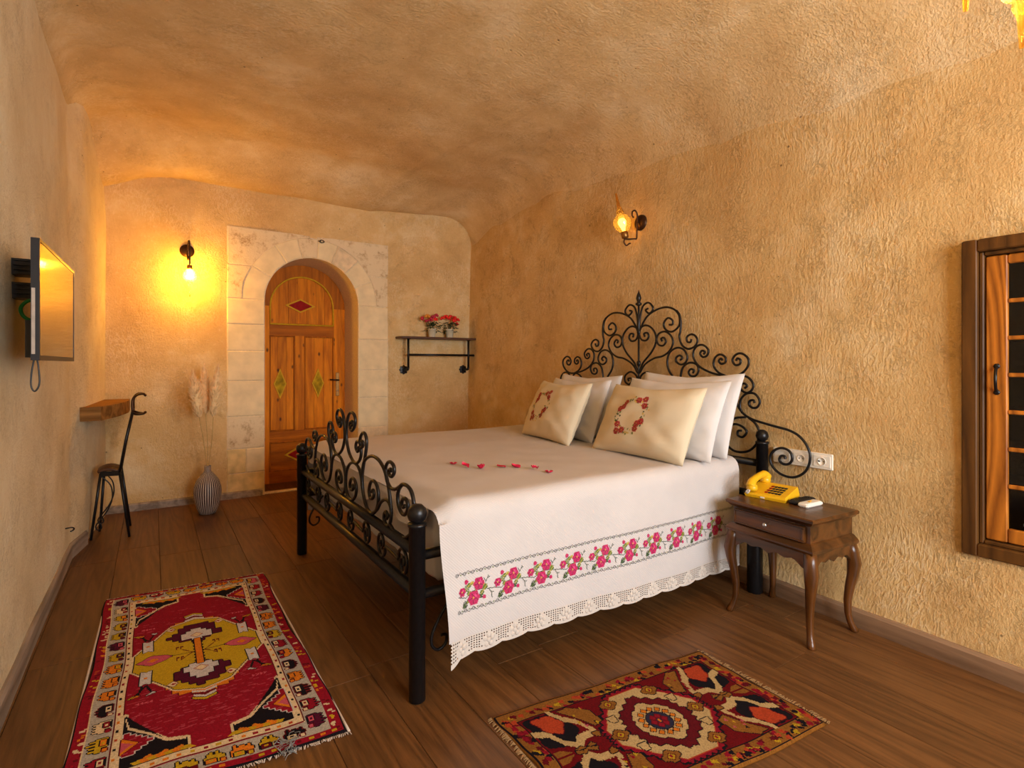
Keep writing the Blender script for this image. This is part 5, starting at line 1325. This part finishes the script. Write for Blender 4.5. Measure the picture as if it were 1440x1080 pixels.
# sconce on the headboard wall
wxs = wall_right_x(2.66, 2.19); pm = on_x(900, 313, wxs-0.01)
s1r = empty('wall_sconce', (wxs, pm.y, pm.z), 'bronze wall lamp above the headboard with amber glass pointing up', 'lamp')
G().lathe([(0.056, -0.02), (0.056, 0.002), (0.050, 0.010), (0.030, 0.014), (0.012, 0.020)], (wxs-0.004, pm.y, pm.z), (-1, 0, 0), 20).build('wall_plate', M['bronze'], s1r, True)
nk = on_x(878.5, 330, wxs-0.115); tipp = on_x(866, 272, wxs-0.145)
arm = [(wxs-0.02, pm.y, pm.z), (wxs-0.035, pm.y, pm.z+0.0), (wxs-0.04, pm.y+0.002, pm.z-0.05), (wxs-0.04, pm.y+0.004, nk.z-0.022), (wxs-0.06, pm.y+0.006, nk.z-0.03), (wxs-0.10, nk.y, nk.z-0.030), (nk.x, nk.y, nk.z-0.018)]
G().tube(catmull(arm, 5), 0.0058, 8).build('arm', M['bronze'], s1r, True)
up_ = [(wxs-0.035, pm.y, pm.z), (wxs-0.038, pm.y, pm.z+0.05), (wxs-0.052, pm.y+0.004, pm.z+0.078), (wxs-0.078, pm.y+0.006, pm.z+0.070), (wxs-0.082, pm.y+0.006, pm.z+0.042), (wxs-0.068, pm.y+0.006, pm.z+0.028)]
G().tube(catmull(up_, 5), 0.0058, 8).build('scroll', M['bronze'], s1r, True)
lo_ = [(nk.x, nk.y, nk.z-0.025), (nk.x-0.004, nk.y+0.002, nk.z-0.055), (nk.x+0.012, nk.y-0.004, nk.z-0.075), (nk.x+0.03, nk.y-0.01, nk.z-0.064), (nk.x+0.042, nk.y-0.014, nk.z-0.058)]
G().tube(catmull(lo_, 5), 0.0055, 8).build('scroll', M['bronze'], s1r, True)
shade(s1r, nk, tipp-nk, (tipp-nk).length/0.25, M['bulb2'], 5.0, WARM)
# sconce on the back wall, hanging down and brightly lit
wy = BACK_Y-0.004; p2_ = on_y(263, 353, wy)
s2r = empty('wall_sconce', (p2_.x, wy, p2_.z), 'bronze wall lamp beside the stone doorway with bright glass hanging down', 'lamp')
G().lathe([(0.056, -0.02), (0.056, 0.002), (0.050, 0.010), (0.030, 0.014), (0.012, 0.020)], (p2_.x, wy, p2_.z), (0, -1, 0), 20).build('wall_plate', M['bronze'], s2r, True)
nk2 = Vector((p2_.x+0.014, wy-0.13, on_y(264, 376, wy-0.13).z))
arm = [(p2_.x, wy-0.02, p2_.z), (p2_.x, wy-0.04, p2_.z), (p2_.x+0.004, wy-0.045, p2_.z+0.04), (p2_.x+0.008, wy-0.07, p2_.z+0.075), (p2_.x+0.012, wy-0.11, p2_.z+0.06), (p2_.x+0.014, wy-0.13, p2_.z+0.01), (nk2.x, nk2.y, nk2.z+0.02)]
G().tube(catmull(arm, 5), 0.0058, 8).build('arm', M['bronze'], s2r, True)
G().tube(catmull([(p2_.x, wy-0.04, p2_.z), (p2_.x, wy-0.045, p2_.z-0.05), (p2_.x+0.003, wy-0.06, p2_.z-0.085), (p2_.x+0.006, wy-0.085, p2_.z-0.08), (p2_.x+0.006, wy-0.085, p2_.z-0.055)], 5), 0.0055, 8).build('scroll', M['bronze'], s2r, True)
shade(s2r, nk2, (0.0, 0, -1), 0.98, M['bulb'], 88, (1.0, 0.67, 0.13))
# chandelier: only two glass tips reach into the picture
cc = Vector((1.66, 0.30, 2.62)); cz = ceil_z(cc.x, cc.y)
chd = empty('chandelier', (cc.x, cc.y, cz), 'bronze chandelier with amber glass shades hanging from the cave ceiling', 'chandelier')
G().lathe([(0.06, -0.01), (0.055, 0.02), (0.02, 0.035), (0.008, 0.05)], (cc.x, cc.y, cz), (0, 0, -1), 20).build('ceiling_rose', M['bronze'], chd, True)
G().tube([(cc.x, cc.y, cz-0.03), (cc.x, cc.y, 2.40)], 0.008, 8).build('stem', M['bronze'], chd, True)
G().ball((cc.x, cc.y, 2.38), 0.035, 14).build('hub', M['bronze'], chd, True)
t1, t2 = ray(1358, 15), ray(1437, 43)
tips = [Vector((0, 0, CAM_H))+Vector(t1)*1.25, Vector((0, 0, CAM_H))+Vector(t2)*1.20]
for k, tp_ in enumerate(tips+[Vector((cc.x+0.18, cc.y-0.12, 2.0)), Vector((cc.x-0.02, cc.y-0.22, 2.0)), Vector((cc.x+0.17, cc.y+0.12, 2.0))]):
    nk3 = tp_+Vector((0, 0, 0.235)); mid = (nk3+Vector((cc.x, cc.y, 2.38)))/2
    G().tube(catmull([(cc.x, cc.y, 2.38), (mid.x, mid.y, 2.44), (nk3.x, nk3.y, nk3.z+0.06), (nk3.x, nk3.y, nk3.z+0.015)], 6), 0.006, 8).build('arm', M['bronze'], chd, True)
    shade(chd, nk3, (0, 0, -1), 0.94, M['bulb2'], 13.0, (1.0, 0.79, 0.50))

# ================================================================== WALL CABINET
y0, y1, z0, z1 = CAB; xw = wall_right_x(0.7, 1.0)-0.022
cb_ = empty('wall_cabinet', (xw, (y0+y1)/2, z0), 'dark framed wooden cabinet with lattice doors set into the rock wall', 'cabinet')
def fr_bar(a, b, c, d, name, mat, dx0, dx1, par=cb_, bev=0.004): return G().box(xw+dx0, xw+dx1, a, b, c, d, bev).build(name, M[mat], par)
FW = 0.050
for a, b, c, d in ((y1-FW, y1, z0, z1), (y0, y0+FW, z0, z1), (y0+FW, y1-FW, z1-FW, z1), (y0+FW, y1-FW, z0, z0+FW)): fr_bar(a, b, c, d, 'outer_frame', 'cab_d', 0.0, 0.07)
for a, b, c, d in ((y1-FW-0.016, y1-FW, z0+FW, z1-FW), (y0+FW, y0+FW+0.016, z0+FW, z1-FW), (y0+FW+0.016, y1-FW-0.016, z1-FW-0.016, z1-FW), (y0+FW+0.016, y1-FW-0.016, z0+FW, z0+FW+0.016)): fr_bar(a, b, c, d, 'inner_moulding', 'cab_d', 0.022, 0.07)
# carcass
xb_ = xw+0.34
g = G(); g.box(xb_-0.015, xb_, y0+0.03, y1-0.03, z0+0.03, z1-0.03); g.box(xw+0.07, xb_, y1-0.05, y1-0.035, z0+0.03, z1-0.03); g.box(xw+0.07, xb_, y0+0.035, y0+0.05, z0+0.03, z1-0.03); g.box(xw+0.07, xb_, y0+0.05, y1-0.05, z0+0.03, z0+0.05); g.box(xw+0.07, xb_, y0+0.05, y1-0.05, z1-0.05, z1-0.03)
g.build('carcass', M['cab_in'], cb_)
# two doors, each with stiles, rails, horizontal bars and glass
dz0, dz1 = z0+FW+0.020, z1-FW-0.020; ymid = (y0+y1)/2
for (a, b, hside) in ((ymid+0.002, y1-FW-0.019, 1), (y0+FW+0.019, ymid-0.002, -1)):
    SW = 0.066; g = G()
    g.box(xw+0.032, xw+0.055, b-SW, b, dz0, dz1, 0.004); g.box(xw+0.032, xw+0.055, a, a+SW, dz0, dz1, 0.004); g.box(xw+0.033, xw+0.055, a+SW, b-SW, dz1-0.036, dz1, 0.004); g.box(xw+0.033, xw+0.055, a+SW, b-SW, dz0, dz0+0.055, 0.004)
    do_ = g.build('door', M['cab_l'], cb_)
    nb = 7
    for k in range(1, nb):
        z = dz0+0.055+(dz1-dz0-0.091)*k/nb+0.02*(1-k/nb); G().box(xw+0.034, xw+0.050, a+SW, b-SW, z-0.008, z+0.008, 0.003).build('lattice_bar', M['cab_l'], do_)
    G().box(xw+0.0505, xw+0.0535, a+SW, b-SW, dz0+0.055, dz1-0.036).build('glass_pane', M['pane'], do_)
    if hside > 0:
        hy = b-SW*0.52; hz = 1.14
        G().tube(catmull([(xw+0.031, hy, hz+0.045), (xw+0.022, hy, hz+0.040), (xw+0.004, hy-0.003, hz+0.015), (xw+0.004, hy-0.003, hz-0.015), (xw+0.022, hy, hz-0.040), (xw+0.031, hy, hz-0.045)], 5), 0.0055, 8).build('handle', M['iron'], do_, True)
        for s in (-1, 1): G().lathe([(0.011, 0), (0.010, 0.004), (0.004, 0.006)], (xw+0.033, hy, hz+s*0.052), (-1, 0, 0), 10).build('handle_rosette', M['iron'], do_, True)
SHZ = []
for k in range(1, 6):
    z = dz0+0.055+(dz1-dz0-0.091)*k/7+0.02*(1-k/7); SHZ.append(z)
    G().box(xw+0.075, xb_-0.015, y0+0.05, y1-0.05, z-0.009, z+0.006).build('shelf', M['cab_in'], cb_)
# a white plastic bag on the cabinet floor
V, F_ = [], []; n = 18; m_ = 10; bc = Vector((xw+0.17, 0.57, z0+0.051))
for i in range(m_+1):
    t = i/m_
    for k in range(n):
        a = 2*math.pi*k/n; r = (0.075*math.sin(math.pi*min(1, 0.12+t*0.78))**0.7+0.02)*(1+0.22*noise.noise(Vector((math.cos(a)*2, math.sin(a)*2, t*5))))
        V.append((bc.x+r*math.cos(a)*0.9, bc.y+r*math.sin(a), bc.z+0.001+0.115*t))
for i in range(m_):
    for k in range(n): F_.append((i*n+k, i*n+(k+1) % n, i*n+n+(k+1) % n, i*n+n+k))
F_ += [tuple(range(n-1, -1, -1)), tuple(range(m_*n, (m_+1)*n))]
tag(mk('plastic_bag', V, F_, M['plastic_bag'], None, True, origin=tuple(bc)), 'crumpled white plastic bag on the bottom of the wall cabinet', 'bag')
